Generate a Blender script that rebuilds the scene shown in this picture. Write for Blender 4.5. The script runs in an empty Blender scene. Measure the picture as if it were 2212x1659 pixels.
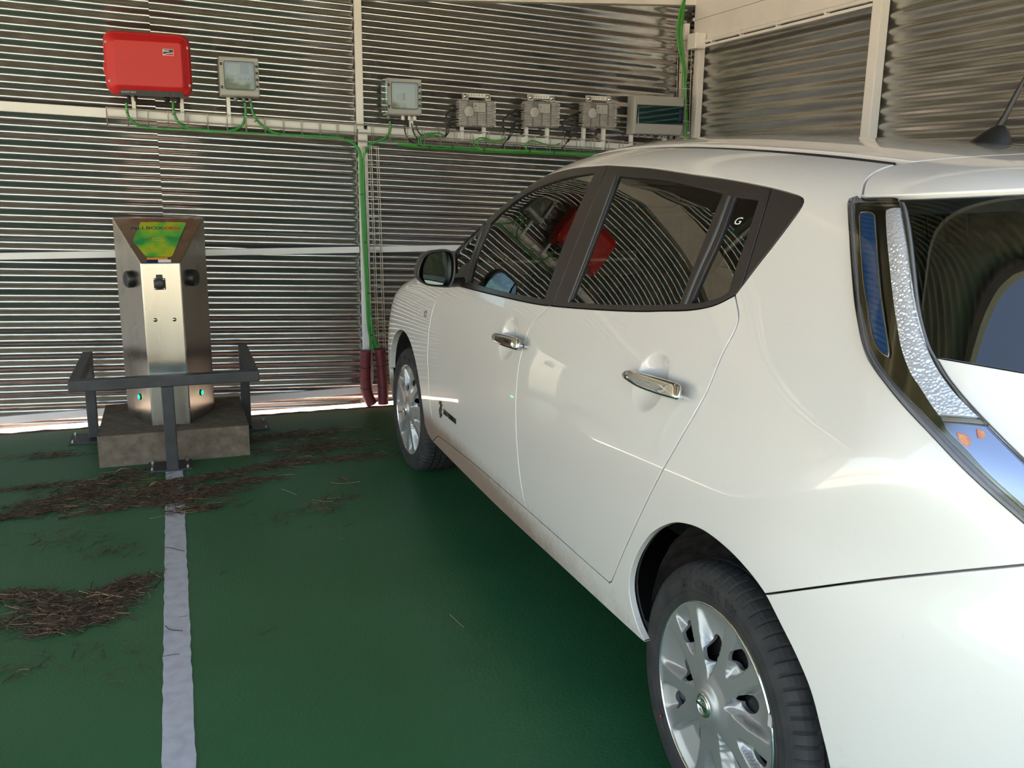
import bpy, bmesh, math, random
import numpy as np
from mathutils import Vector, Matrix, Quaternion
from mathutils.geometry import delaunay_2d_cdt, tessellate_polygon

random.seed(7); RNG = np.random.default_rng(11)
SC = bpy.context.scene
COL = SC.collection
PI = math.pi

# ------------------------------------------------------------------ camera
FPX = 1941.6; CX, CY = 1106.0, 829.5
CM = np.array([[ 0.93747845, -0.06339976, 0.34222013],
               [-0.34775548, -0.21061106, 0.91362416],
               [ 0.01415179, -0.97551189, -0.21949095]])   # columns: image right, image down, view axis
CAM = np.array([0.0, 0.0, 1.405])
cd = bpy.data.cameras.new('camera'); cam = bpy.data.objects.new('camera', cd); COL.objects.link(cam)
cd.sensor_width = 36.0; cd.lens = FPX / 2212.0 * 36.0; cd.clip_start = 0.02; cd.clip_end = 400
mw = Matrix.Identity(4)
for i in range(3):
    mw[i][0] = CM[i][0]; mw[i][1] = -CM[i][1]; mw[i][2] = -CM[i][2]; mw[i][3] = CAM[i]
q_ = mw.to_quaternion(); cam.rotation_mode = 'QUATERNION'; cam.rotation_quaternion = q_; cam.location = CAM
SC.camera = cam

# ------------------------------------------------------------------ sky, sun, exposure
SC.view_settings.view_transform = 'Standard'; SC.view_settings.look = 'None'
SC.view_settings.gamma = 1.0; SC.view_settings.use_curve_mapping = False
SC.view_settings.exposure = 1.95
w = bpy.data.worlds.new('sky'); SC.world = w; w.use_nodes = True
nt = w.node_tree; nt.nodes.clear()
sky = nt.nodes.new('ShaderNodeTexSky'); sky.sky_type = 'NISHITA'
sky.sun_disc = False; sky.sun_elevation = math.radians(58); sky.sun_rotation = math.radians(20)
sky.air_density = 1.0; sky.dust_density = 1.0; sky.ozone_density = 1.0
bg = nt.nodes.new('ShaderNodeBackground'); bg.inputs['Strength'].default_value = 0.25
out = nt.nodes.new('ShaderNodeOutputWorld')
hz = nt.nodes.new('ShaderNodeMix'); hz.data_type = 'RGBA'; hz.blend_type = 'MULTIPLY'; hz.inputs[0].default_value = 1.0; hz.inputs[7].default_value = (1.14, 1.0, .86, 1)
nt.links.new(sky.outputs[0], hz.inputs[6]); nt.links.new(hz.outputs[2], bg.inputs[0]); nt.links.new(bg.outputs[0], out.inputs[0])
sd = bpy.data.lights.new('sun', 'SUN'); sd.energy = 15.0; sd.angle = math.radians(0.53); sd.color = (1.0, 0.95, 0.87)
sun = bpy.data.objects.new('sun', sd); COL.objects.link(sun)
sun.rotation_euler = Vector((-0.50, 0.45, 1.15)).to_track_quat('Z', 'Y').to_euler(); sun.location = (-3, -6, 12)

SC.cycles.max_bounces = 10; SC.cycles.diffuse_bounces = 5; SC.cycles.glossy_bounces = 6
SC.cycles.transmission_bounces = 8; SC.cycles.transparent_max_bounces = 16
SC.cycles.caustics_reflective = False; SC.cycles.caustics_refractive = False
SC.cycles.sample_clamp_indirect = 6.0

# ------------------------------------------------------------------ helpers
def ray(x, y):
    return CM @ np.array([(x - CX) / FPX, (y - CY) / FPX, 1.0])
def on(x, y, ax, val):
    v = ray(x, y); t = (val - CAM[ax]) / v[ax]
    return Vector((CAM + t * v).tolist())

def material(name, color=(.5, .5, .5), rough=.5, metal=0.0, coat=0.0, coat_rough=.03, spec=.5, emit=None, estr=0, trans=0.0, ior=1.45, alpha=1.0):
    m = bpy.data.materials.new(name); m.use_nodes = True
    b = m.node_tree.nodes['Principled BSDF']
    b.inputs['Base Color'].default_value = (*color, 1); b.inputs['Roughness'].default_value = rough
    b.inputs['Metallic'].default_value = metal; b.inputs['Coat Weight'].default_value = coat
    b.inputs['Coat Roughness'].default_value = coat_rough; b.inputs['Specular IOR Level'].default_value = spec
    b.inputs['Transmission Weight'].default_value = trans; b.inputs['IOR'].default_value = ior
    b.inputs['Alpha'].default_value = alpha
    if emit:
        b.inputs['Emission Color'].default_value = (*emit, 1); b.inputs['Emission Strength'].default_value = estr
    return m
def nodes(m): return m.node_tree.nodes, m.node_tree.links, m.node_tree.nodes['Principled BSDF']
def noise_color(m, c1, c2, scale=10, detail=4, lo=.35, hi=.65, bump=0.0, bscale=None, stretch=None, rough=None):
    """procedural mottling of the base colour (dirt, grain) and a fine bump"""
    n, l, b = nodes(m)
    tc = n.new('ShaderNodeTexCoord'); mp = n.new('ShaderNodeMapping')
    l.new(tc.outputs['Object'], mp.inputs[0])
    if stretch: mp.inputs['Scale'].default_value = stretch
    nz = n.new('ShaderNodeTexNoise'); nz.inputs['Scale'].default_value = scale; nz.inputs['Detail'].default_value = detail
    l.new(mp.outputs[0], nz.inputs['Vector'])
    cr = n.new('ShaderNodeValToRGB'); cr.color_ramp.elements[0].position = lo; cr.color_ramp.elements[1].position = hi
    cr.color_ramp.elements[0].color = (*c1, 1); cr.color_ramp.elements[1].color = (*c2, 1)
    l.new(nz.outputs['Fac'], cr.inputs[0]); l.new(cr.outputs[0], b.inputs['Base Color'])
    if rough:
        r = n.new('ShaderNodeMapRange'); r.inputs['To Min'].default_value = rough[0]; r.inputs['To Max'].default_value = rough[1]
        l.new(nz.outputs['Fac'], r.inputs['Value']); l.new(r.outputs[0], b.inputs['Roughness'])
    if bump:
        n2 = n.new('ShaderNodeTexNoise'); n2.inputs['Scale'].default_value = bscale or scale * 6; n2.inputs['Detail'].default_value = 3
        l.new(mp.outputs[0], n2.inputs['Vector'])
        bp = n.new('ShaderNodeBump'); bp.inputs['Strength'].default_value = 1.0; bp.inputs['Distance'].default_value = bump
        l.new(n2.outputs['Fac'], bp.inputs['Height']); l.new(bp.outputs[0], b.inputs['Normal'])
    return m

def glass_thin(name, tint, refl=1.0, rough=0.0, ior=1.5):
    m = bpy.data.materials.new(name); m.use_nodes = True; n = m.node_tree.nodes; l = m.node_tree.links; n.clear()
    o = n.new('ShaderNodeOutputMaterial'); mx = n.new('ShaderNodeMixShader'); tr = n.new('ShaderNodeBsdfTransparent')
    gl = n.new('ShaderNodeBsdfGlossy'); gl.inputs['Roughness'].default_value = rough; fr = n.new('ShaderNodeFresnel'); fr.inputs['IOR'].default_value = ior
    tr.inputs['Color'].default_value = (*tint, 1); gl.inputs['Color'].default_value = (refl, refl, refl, 1)
    l.new(fr.outputs[0], mx.inputs[0]); l.new(tr.outputs[0], mx.inputs[1]); l.new(gl.outputs[0], mx.inputs[2]); l.new(mx.outputs[0], o.inputs[0])
    return m

class MB:
    """collects boxes, tubes, lathes and sheets in world space, then links them as ONE mesh object"""
    def __init__(s): s.v = []; s.f = []; s.m = []; s.sm = []
    def add(s, vs, fs, mi=0, smooth=False):
        o = len(s.v); s.v += [tuple(v) for v in vs]; s.f += [tuple(i + o for i in f) for f in fs]
        s.m += [mi] * len(fs); s.sm += [smooth] * len(fs); return s
    def box(s, c, d, R=None, mi=0, bev=0.0):
        c = Vector(c); hx, hy, hz = d[0] / 2, d[1] / 2, d[2] / 2
        if bev > 0:
            bm = bmesh.new(); bmesh.ops.create_cube(bm, size=1)
            for v in bm.verts: v.co = Vector((v.co.x * d[0], v.co.y * d[1], v.co.z * d[2]))
            bmesh.ops.bevel(bm, geom=bm.edges[:], offset=bev, segments=2, profile=.6, affect='EDGES', clamp_overlap=True)
            vs = [v.co.copy() for v in bm.verts]; bm.verts.index_update(); fs = [[v.index for v in f.verts] for f in bm.faces]; bm.free()
        else:
            vs = [Vector((x, y, z)) for x in (-hx, hx) for y in (-hy, hy) for z in (-hz, hz)]
            fs = [(0, 1, 3, 2), (4, 6, 7, 5), (0, 4, 5, 1), (2, 3, 7, 6), (0, 2, 6, 4), (1, 5, 7, 3)]
        if R is not None: vs = [R @ v for v in vs]
        return s.add([c + v for v in vs], fs, mi, False)
    def b2(s, lo, hi, **k):
        lo = Vector(lo); hi = Vector(hi); return s.box((lo + hi) / 2, [abs(a) for a in (hi - lo)], **k)
    def bar(s, a, b, wd, th, up=(0, 0, 1), mi=0, bev=0.0):
        a = Vector(a); b = Vector(b); d = (b - a); L = d.length; x = d.normalized(); z = Vector(up); y = z.cross(x).normalized(); z = x.cross(y)
        R = Matrix((x, y, z)).transposed(); return s.box((a + b) / 2, (L, wd, th), R, mi, bev)
    def tube(s, pts, r, n=8, mi=0, cap=True, closed=False, rs=None):
        pts = [Vector(p) for p in pts]; N = len(pts); rings = []
        t0 = (pts[1] - pts[0]).normalized(); ref = Vector((0, 0, 1)) if abs(t0.z) < .9 else Vector((1, 0, 0))
        nx = t0.cross(ref).normalized()
        for i, p in enumerate(pts):
            if closed: t = (pts[(i + 1) % N] - pts[i - 1])
            else: t = (pts[min(i + 1, N - 1)] - pts[max(i - 1, 0)])
            t = t.normalized() if t.length > 1e-9 else t0
            nx = (nx - t * nx.dot(t)); nx = nx.normalized() if nx.length > 1e-6 else t.orthogonal().normalized()
            ny = t.cross(nx); rr = rs[i] if rs else r
            rings.append([p + nx * math.cos(2 * PI * k / n) * rr + ny * math.sin(2 * PI * k / n) * rr for k in range(n)])
        vs = [v for R in rings for v in R]; fs = []
        for i in range(N if closed else N - 1):
            j = (i + 1) % N
            for k in range(n): fs.append((i * n + k, j * n + k, j * n + (k + 1) % n, i * n + (k + 1) % n))
        s.add(vs, fs, mi, True)
        if cap and not closed:
            s.add(rings[0], [tuple(range(n))], mi); s.add(rings[-1], [tuple(range(n - 1, -1, -1))], mi)
        return s
    def cyl(s, a, b, r, n=16, mi=0, r2=None): return s.tube([a, b], r, n, mi, rs=[r, r if r2 is None else r2])
    def lathe(s, c, axis, prof, n=32, mi=0, smooth=True):
        """prof: (radius, height along axis) list"""
        ax = Vector(axis).normalized(); u = ax.orthogonal().normalized(); v = ax.cross(u); c = Vector(c); vs = []; fs = []
        for (r, h) in prof:
            for k in range(n):
                a = 2 * PI * k / n; vs.append(c + ax * h + u * math.cos(a) * r + v * math.sin(a) * r)
        for i in range(len(prof) - 1):
            for k in range(n): fs.append((i * n + k, i * n + (k + 1) % n, (i + 1) * n + (k + 1) % n, (i + 1) * n + k))
        return s.add(vs, fs, mi, smooth)
    def prism(s, poly, ext, mi=0):
        """poly: 3D loop; ext: extrusion vector"""
        n = len(poly); poly = [Vector(p) for p in poly]; e = Vector(ext); vs = poly + [p + e for p in poly]
        tri = tessellate_polygon([poly])
        fs = [t for t in tri] + [tuple(i + n for i in reversed(t)) for t in tri]
        fs += [(i, i + n, (i + 1) % n + n, (i + 1) % n) for i in range(n)]
        return s.add(vs, fs, mi)
    def build(s, name, mats, parent=None, fixn=True):
        org = ORG.get(parent.name, Vector((0, 0, 0))) if parent else Vector((0, 0, 0))
        me = bpy.data.meshes.new(name); me.from_pydata([tuple(Vector(v) - org) for v in s.v], [], s.f)
        if not isinstance(mats, (list, tuple)): mats = [mats]
        for m in mats: me.materials.append(m)
        me.polygons.foreach_set('material_index', s.m); me.polygons.foreach_set('use_smooth', s.sm); me.update()
        if fixn:
            bm = bmesh.new(); bm.from_mesh(me); bmesh.ops.recalc_face_normals(bm, faces=bm.faces[:]); bm.to_mesh(me); bm.free()
        o = bpy.data.objects.new(name, me); COL.objects.link(o)
        if parent: o.parent = parent; ORG[o.name] = org
        return o
ORG = {}
def root(name, loc, label, cat, group=None):
    o = bpy.data.objects.new(name, None); COL.objects.link(o); o.location = loc; o.empty_display_size = .1
    ORG[o.name] = Vector(loc); return tag(o, label, cat, group)
def tag(o, label=None, cat=None, group=None, kind=None):
    if label: o['label'] = label
    if cat: o['category'] = cat
    if group: o['group'] = group
    if kind: o['kind'] = kind
    return o
def structure(o, label=None): o['kind'] = 'structure'; 
def catmull(P, step=.01, closed=False):
    """dense smooth polyline through the points (any dimension)"""
    P = np.asarray(P, float); N = len(P); out = []
    if N == 2:
        n = max(1, int(np.linalg.norm(P[1] - P[0]) / step)); return [P[0] + (P[1] - P[0]) * i / n for i in range(n + 1)]
    rng = range(N if closed else N - 1)
    for i in rng:
        p1 = P[i]; p2 = P[(i + 1) % N]
        p0 = P[i - 1] if (i > 0 or closed) else 2 * p1 - p2
        p3 = P[(i + 2) % N] if (i + 2 < N or closed) else 2 * p2 - p1
        n = max(1, int(math.ceil(np.linalg.norm(p2 - p1) / step)))
        for k in range(n):
            t = k / n
            out.append(.5 * ((2 * p1) + (-p0 + p2) * t + (2 * p0 - 5 * p1 + 4 * p2 - p3) * t * t + (-p0 + 3 * p1 - 3 * p2 + p3) * t ** 3))
    if not closed: out.append(P[-1])
    return out
def text_geo(body, size, depth=.0, bold=0.0, shear=0.0, sx=1.0, res=3):
    """flat / thin text geometry (x right, y up, centred) from the built-in vector font"""
    cu = bpy.data.curves.new('t', 'FONT'); cu.body = body; cu.size = size; cu.extrude = depth; cu.offset = bold; cu.shear = shear
    cu.align_x = 'CENTER'; cu.align_y = 'CENTER'; cu.resolution_u = res
    ob = bpy.data.objects.new('t', cu); COL.objects.link(ob); dg = bpy.context.evaluated_depsgraph_get(); dg.update()
    me = bpy.data.meshes.new_from_object(ob.evaluated_get(dg)); vs = [Vector((v.co.x * sx, v.co.y, v.co.z)) for v in me.vertices]
    fs = [tuple(p.vertices) for p in me.polygons]; bpy.data.objects.remove(ob); bpy.data.curves.remove(cu); bpy.data.meshes.remove(me)
    return vs, fs
def place_geo(mb, geo, o, x, y, mi=0):
    x = Vector(x).normalized(); y = Vector(y).normalized(); z = x.cross(y); o = Vector(o)
    mb.add([o + x * v.x + y * v.y + z * v.z for v in geo[0]], geo[1], mi); return mb
# ------------------------------------------------------------------ materials
M = {}
M['sheet'] = material('galvanised_sheet', (.62, .62, .60), .17, .90)
noise_color(M['sheet'], (.43, .415, .41), (.53, .515, .51), 9, 5, .3, .7, rough=(.13, .21), stretch=(.5, 1, 3))
M['sheet2'] = material('dull_galvanised_sheet', (.5, .5, .48), .34, .85)
noise_color(M['sheet2'], (.40, .39, .36), (.52, .51, .48), 6, 5, .3, .7, rough=(.21, .30), stretch=(1, .5, 3))
M['white_steel'] = material('white_painted_steel', (.74, .72, .68), .38)
noise_color(M['white_steel'], (.78, .77, .76), (.86, .85, .84), 5, 5, .2, .5)
M['floor'] = noise_color(material('green_floor_paint', (.03, .12, .05), .42), (.022, .115, .042), (.036, .145, .058), 1.6, 6, .3, .7, bump=.0012, bscale=90, rough=(.38, .52))
M['kerb'] = noise_color(material('worn_red_edge', (.2, .08, .06), .8), (.10, .05, .04), (.27, .13, .10), 14, 4)
M['line'] = noise_color(material('white_line_paint', (.6, .58, .62), .55), (.50, .48, .52), (.64, .62, .66), 25, 5, .25, .6, bump=.0002, bscale=150)
M['ground'] = noise_color(material('dusty_ground', (.55, .48, .4), .9), (.30, .225, .165), (.42, .325, .245), 3, 5)
M['roof_sheet'] = noise_color(material('roof_underside', (.3, .27, .23), .45, .35), (.22, .20, .17), (.34, .31, .27), 4, 4)
M['concrete'] = noise_color(material('cast_concrete', (.34, .29, .24), .85), (.12, .088, .062), (.24, .185, .14), 22, 8, .25, .75, bump=.002, bscale=60)
M['steel'] = noise_color(material('brushed_stainless', (.55, .52, .48), .28, 1.0), (.43, .40, .36), (.48, .45, .41), 3, 3, rough=(.24, .32), stretch=(3, 3, .4))
M['grey_paint'] = noise_color(material('charcoal_paint', (.045, .045, .048), .5), (.038, .038, .04), (.056, .055, .058), 14, 4)
M['bolt'] = material('zinc_bolt', (.75, .74, .7), .3, 1.0)
M['black'] = material('black_plastic', (.012, .012, .013), .4)
M['red'] = material('red_powder_coat', (.52, .018, .022), .42, spec=.4)
M['red2'] = material('bright_red_cover', (.60, .045, .045), .5, spec=.4)
M['pgrey'] = material('light_grey_plastic', (.40, .40, .385), .42)
M['pgrey2'] = material('mid_grey_plastic', (.20, .21, .22), .45)
M['clear'] = glass_thin('clear_lid', (.66, .70, .66), 1.0, .03)
M['teal'] = glass_thin('teal_lid', (.10, .45, .46), 1.0, .04)
M['cast'] = noise_color(material('cast_aluminium', (.46, .44, .41), .5, .35), (.36, .34, .32), (.52, .50, .47), 30, 3)
M['label'] = material('paper_label', (.50, .49, .47), .6)
M['ink'] = material('dark_ink', (.05, .05, .055), .6)
M['inkgrey'] = material('grey_ink', (.25, .25, .26), .6)
M['green'] = material('green_cable_sheath', (.035, .26, .045), .38)
M['green2'] = material('bright_green_cable_sheath', (.07, .36, .04), .38)
M['blackcable'] = material('black_cable_sheath', (.012, .012, .012), .45)
M['wire'] = material('galvanised_wire', (.40, .36, .31), .4, .5)
M['conduit'] = material('maroon_corrugated_conduit', (.17, .028, .035), .45)
M['led'] = material('green_lamp', (.0, .5, .15), .3, emit=(.0, 1.0, .22), estr=2.2)
M['navy'] = material('navy_print', (.01, .018, .09), .4)
M['whiteprint'] = material('white_print', (.8, .8, .8), .5)
M['redprint'] = material('red_print', (.55, .03, .03), .5)
M['orange'] = material('orange_print', (.75, .30, .03), .5)
M['needle'] = noise_color(material('dry_needles', (.1, .05, .025), .8), (.040, .022, .011), (.115, .065, .033), 60, 2)
M['straw'] = material('pale_straw', (.30, .20, .10), .8)
M['leafdry'] = material('dry_leaf', (.22, .12, .07), .8)
M['leaf'] = noise_color(material('tree_leaves', (.08, .16, .03), .6), (.03, .08, .012), (.14, .24, .05), 5, 4)

# display sticker of the charging post: green and yellow blotches
ms = material('green_sticker', (.1, .4, .1), .3, coat=.5); M['sticker'] = ms
n, l, b = nodes(ms); tc = n.new('ShaderNodeTexCoord'); mp = n.new('ShaderNodeMapping'); mp.inputs['Scale'].default_value = (7, 7, 7)
nz = n.new('ShaderNodeTexNoise'); nz.inputs['Scale'].default_value = 1.6; nz.inputs['Detail'].default_value = 1.5
cr = n.new('ShaderNodeValToRGB'); cr.color_ramp.elements[0].position = .36; cr.color_ramp.elements[0].color = (.02, .26, .07, 1)
cr.color_ramp.elements[1].position = .62; cr.color_ramp.elements[1].color = (.42, .46, .02, 1)
e = cr.color_ramp.elements.new(.46); e.color = (.10, .42, .05, 1); e = cr.color_ramp.elements.new(.54); e.color = (.22, .46, .04, 1)
l.new(tc.outputs['Object'], mp.inputs[0]); l.new(mp.outputs[0], nz.inputs['Vector']); l.new(nz.outputs['Fac'], cr.inputs[0]); l.new(cr.outputs[0], b.inputs['Base Color'])

# ------------------------------------------------------------------ the setting
YW, XW, XL = 5.62, 3.40, -6.6
WT = -.035                                                            # the back wall's sheets run slightly downhill to the right
def sheet(name, axis, a0, a1, z0, z1, pos, pitch, amp, tilt=0.0, wob=.0012, na=60, face=-1, phase=0.0):
    nz_ = int((z1 - z0) / pitch * 12); vs = []; fs = []
    for j in range(nz_ + 1):
        z = z0 + (z1 - z0) * j / nz_
        for i in range(na + 1):
            a = a0 + (a1 - a0) * i / na
            s = z - tilt * a
            wv = wob * (math.sin(a * 2.3 + s * 5.1) + .6 * math.sin(a * 5.7 - s * 3.3 + 1) + .4 * math.sin(a * 11 + s * 13))
            d = amp * math.cos(2 * PI * s / pitch + phase) + wv
            vs.append((a, pos + d, z) if axis == 'x' else (pos + d, a, z))
    for j in range(nz_):
        for i in range(na):
            k = j * (na + 1) + i; fs.append((k, k + 1, k + na + 2, k + na + 1))
    mb = MB(); mb.add(vs, fs, 0, True); o = mb.build(name, M['sheet'] if axis == 'x' else M['sheet2']); structure(o); return o
sheet('wall_back', 'x', XL, -.03, -.004, 2.95, YW, .0733, .009, WT, phase=1.0)
sheet('wall_back', 'x', -.05, XW, -.004, 2.95, YW - .003, .0733, .009, WT, phase=1.0 + .35)
sheet('wall_right', 'y', -.36, YW + .02, .0, 2.95, XW, .0757, .009, .002, na=70, phase=.6)
mb = MB(); mb.b2((XL - .1, -3.2, -.12), (XW + .1, 5.46, 0)); o = mb.build('floor', M['floor']); structure(o)
# the worn red edge of the slab, slightly ragged
P = []
for i in range(181):
    x = XL - .1 + (XW - XL + .2) * i / 180; P.append((x, 5.497 + .007 * math.sin(x * 23) + .006 * math.sin(x * 57 + 1) + .004 * math.sin(x * 131)))
vs = [(x, 5.46 + .012 * math.sin(x * 9) * 0, .001) for x, y in P] + [(x, y, .001) for x, y in P] + [(x, y, -.12) for x, y in P]
N_ = len(P); fs = [(i, i + 1, N_ + i + 1, N_ + i) for i in range(N_ - 1)] + [(N_ + i, N_ + i + 1, 2 * N_ + i + 1, 2 * N_ + i) for i in range(N_ - 1)]
mb = MB(); mb.add(vs, fs); o = mb.build('trim_1', M['kerb']); structure(o)
mb = MB(); mb.b2((-60, -60, -.40), (60, 90, -.125)); o = mb.build('ground', M['ground']); structure(o)
# roof sheets (ridges run front to back) with white purlins and the eaves beams
vs = []; fs = []; nx_ = 860
for j, y in enumerate((-.32, .6, 1.5, 3, 4.5, 5.9)):
    for i in range(nx_ + 1):
        x = XL - .3 + (XW - XL + .6) * i / nx_; vs.append((x, y, 2.93 + .010 * x + .016 * math.cos(2 * PI * x / .16)))
for j in range(5):
    for i in range(nx_): k = j * (nx_ + 1) + i; fs.append((k, k + 1, k + nx_ + 2, k + nx_ + 1))
mb = MB(); mb.add(vs, fs, 0, True); o = mb.build('ceiling', M['roof_sheet']); structure(o)
T = [2]
def trim(fn, mat='white_steel'):
    m = MB(); fn(m); o = m.build('trim_%d' % T[0], M[mat]); T[0] += 1; structure(o); return o
for y in (-.20, 1.3, 2.6, 4.0): trim(lambda m: m.b2((XL, y - .04, 2.76), (XW, y + .04, 2.90)))
trim(lambda m: m.bar((1.09, 5.60, 2.56), (3.42, 5.60, 2.70), .10, .26))                # eaves beam, climbs to the right
trim(lambda m: m.bar((XL, 5.60, 2.62), (1.09, 5.60, 2.62), .10, .20))
# back wall posts and rails
zr = lambda x: 1.757 - .032 * x                                     # top of the upper rail
trim(lambda m: m.b2((1.071, 5.572, 1.70), (1.113, 5.606, 2.60), bev=.004))
trim(lambda m: m.b2((1.078, 5.572, .02), (1.134, 5.606, 1.70), bev=.004))
trim(lambda m: m.b2((-1.62, 5.572, .02), (-1.57, 5.606, 2.60), bev=.004))
for a, b_ in ((XL, 1.071), (1.134, 3.30)):
    trim(lambda m: m.bar((a, 5.588, zr(a) - .026), (b_, 5.588, zr(b_) - .026), .034, .052, bev=.004))
    trim(lambda m: m.bar((a, 5.592, .975 + .006 * a), (b_, 5.592, .975 + .006 * b_), .026, .038, bev=.004))
    trim(lambda m: m.bar((a, 5.592, .071 + .019 * a), (b_, 5.592, .071 + .019 * b_), .026, .044, bev=.004))
trim(lambda m: m.b2((3.275, 5.56, .02), (3.312, 5.60, 2.45), bev=.004))
# right wall: fascia panels, posts, trim
trim(lambda m: m.b2((3.345, -.34, 2.315), (3.385, 5.56, 2.468)))
trim(lambda m: m.b2((3.345, -.34, 2.471), (3.385, 5.56, 2.90)))
trim(lambda m: m.b2((3.335, 3.80, 0), (3.388, 3.865, 2.90), bev=.003))
trim(lambda m: m.b2((3.335, -.3, 0), (3.388, -.235, 2.90), bev=.003))
trim(lambda m: m.b2((3.345, 5.48, 0), (3.39, 5.54, 2.31), bev=.003))
trim(lambda m: m.b2((XL + .02, -.34, 2.60), (XL + .10, 5.56, 2.90)))
trim(lambda m: m.b2((-4.30, 5.572, .02), (-4.25, 5.606, 2.60), bev=.004))
for y in (2.5, -.3): trim(lambda m: m.b2((XL + .02, y, 0), (XL + .075, y + .065, 2.90), bev=.003))
for s_, y in ((XL + .03, 5.5),): trim(lambda m: m.b2((s_, y, 0), (s_ + .05, y + .05, 2.6)))

# ------------------------------------------------------------------ parking line
P = []
for i in range(121):
    y = -1.2 + 5.70 * i / 120; P.append(y)
vs = [(-.110 + .0016 * math.sin(y * 61) + .001 * math.sin(y * 173), y, .0015) for y in P] + [(-.031 + .0016 * math.sin(y * 71 + 2) + .001 * math.sin(y * 149), y, .0015) for y in P]
N_ = len(P); mb = MB(); mb.add(vs, [(i, i + 1, N_ + i + 1, N_ + i) for i in range(N_ - 1)])
o = mb.build('parking_line', M['line']); tag(o, 'white painted bay line on the green floor, running up to the charging post', 'floor marking')

# ------------------------------------------------------------------ concrete plinth
mb = MB(); bm = bmesh.new(); bmesh.ops.create_grid(bm, x_segments=36, y_segments=36, size=.5)
bm.free()
X0, X1, Y0, Y1, H = -.415, .300, 4.665, 5.34, .160
def face(o_, u_, v_, nu, nv):
    o_ = Vector(o_); u_ = Vector(u_); v_ = Vector(v_); n_ = u_.cross(v_).normalized(); vs = []; fs = []
    for j in range(nv + 1):
        for i in range(nu + 1):
            p = o_ + u_ * (i / nu) + v_ * (j / nv)
            k = math.sin(p.x * 41 + p.z * 60) * math.sin(p.y * 37 + p.x * 11) + .6 * math.sin(p.x * 97 - p.y * 71 + p.z * 83)
            e_ = 1.0 if (0 < j < nv and 0 < i < nu) else 0.0
            vs.append(p + n_ * .0022 * k * e_)
    for j in range(nv):
        for i in range(nu): a = j * (nu + 1) + i; fs.append((a, a + 1, a + nu + 2, a + nu + 1))
    mb.add(vs, fs, 0, True)
face((X0, Y0, 0), (X1 - X0, 0, 0), (0, 0, H), 60, 16); face((X0, Y0, H), (X1 - X0, 0, 0), (0, Y1 - Y0, 0), 40, 30)
face((X0, Y1, 0), (0, Y0 - Y1, 0), (0, 0, H), 30, 8); face((X1, Y0, 0), (0, Y1 - Y0, 0), (0, 0, H), 30, 8); face((X1, Y1, 0), (X0 - X1, 0, 0), (0, 0, H), 30, 8)
o = mb.build('concrete_plinth', M['concrete'], fixn=False); tag(o, 'low rough concrete block carrying the stainless charging post', 'plinth')

# ------------------------------------------------------------------ charging post
cp = root('charging_post', (-.07, 5.0, H), 'stainless steel electric car charging post with green sticker, standing on a concrete block', 'charging station')
z0 = H; zt = 1.195; zn = .988
FL, FR = (-.163, 4.80), (.021, 4.785)           # front column edges
RL, RR = (-.290, 5.09), (.152, 5.07)            # rear outer edges
def V3(p, z): return Vector((p[0], p[1], z))
mb = MB()
BL, BR = (-.290, 5.16), (.152, 5.15)
# wings from rear edges to column, column front, tilted head
quads = [[V3(RL, z0), V3(FL, z0), V3(FL, zn), V3(RL, zt)], [V3(FR, z0), V3(RR, z0), V3(RR, zt), V3(FR, zn)],
         [V3(FL, z0), V3(FR, z0), V3(FR, zn), V3(FL, zn)], [V3(FL, zn), V3(FR, zn), V3(RR, zt), V3(RL, zt)],
         [V3(RL, z0), V3(RL, zt), V3(BL, zt), V3(BL, z0)], [V3(RR, z0), V3(BR, z0), V3(BR, zt), V3(RR, zt)],
         [V3(RL, zt), V3(RR, zt), V3(BR, zt), V3(BL, zt)], [V3(BL, z0), V3(BL, zt), V3(BR, zt), V3(BR, z0)]]
mb.add([v for q in quads for v in q], [tuple(range(4 * i, 4 * i + 4)) for i in range(len(quads))])
o = mb.build('housing', M['steel'], cp)
bm = bmesh.new(); bm.from_mesh(o.data); bmesh.ops.remove_doubles(bm, verts=bm.verts[:], dist=.0005); bmesh.ops.recalc_face_normals(bm, faces=bm.faces[:])
bmesh.ops.bevel(bm, geom=bm.edges[:], offset=.006, segments=3, profile=.5, affect='EDGES', clamp_overlap=True); bm.to_mesh(o.data); bm.free()
for p in o.data.polygons: p.use_smooth = False
housing = o
# service door: raised plate on the lower column
def oncol(x, y): return on(x, y, 1, 4.79)
mb = MB(); cz = lambda z: z
fx = Vector((FR[0] - FL[0], FR[1] - FL[1], 0)).normalized(); fn = Vector((fx.y, -fx.x, 0)) * 1.0
if fn.y > 0: fn = -fn
fmid = Vector(((FL[0] + FR[0]) / 2, (FL[1] + FR[1]) / 2, 0))
mb.bar(fmid + Vector((0, 0, .43)) + fn * .001 - fx * .088, fmid + Vector((0, 0, .43)) + fn * .001 + fx * .088, .004, .004)
mb.bar(fmid + Vector((0, 0, .378)) + fn * .004 - fx * .088, fmid + Vector((0, 0, .378)) + fn * .004 + fx * .088, .010, .03)
mb.build('seam_strip', M['steel'], cp)
for dx in (-.043, .047): mb = MB(); mb.lathe(fmid + fx * dx + Vector((0, 0, .705)), fn, [(.010, 0), (.007, .004), (.0, .005)], 14); mb.build('rivet', M['steel'], cp)
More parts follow.
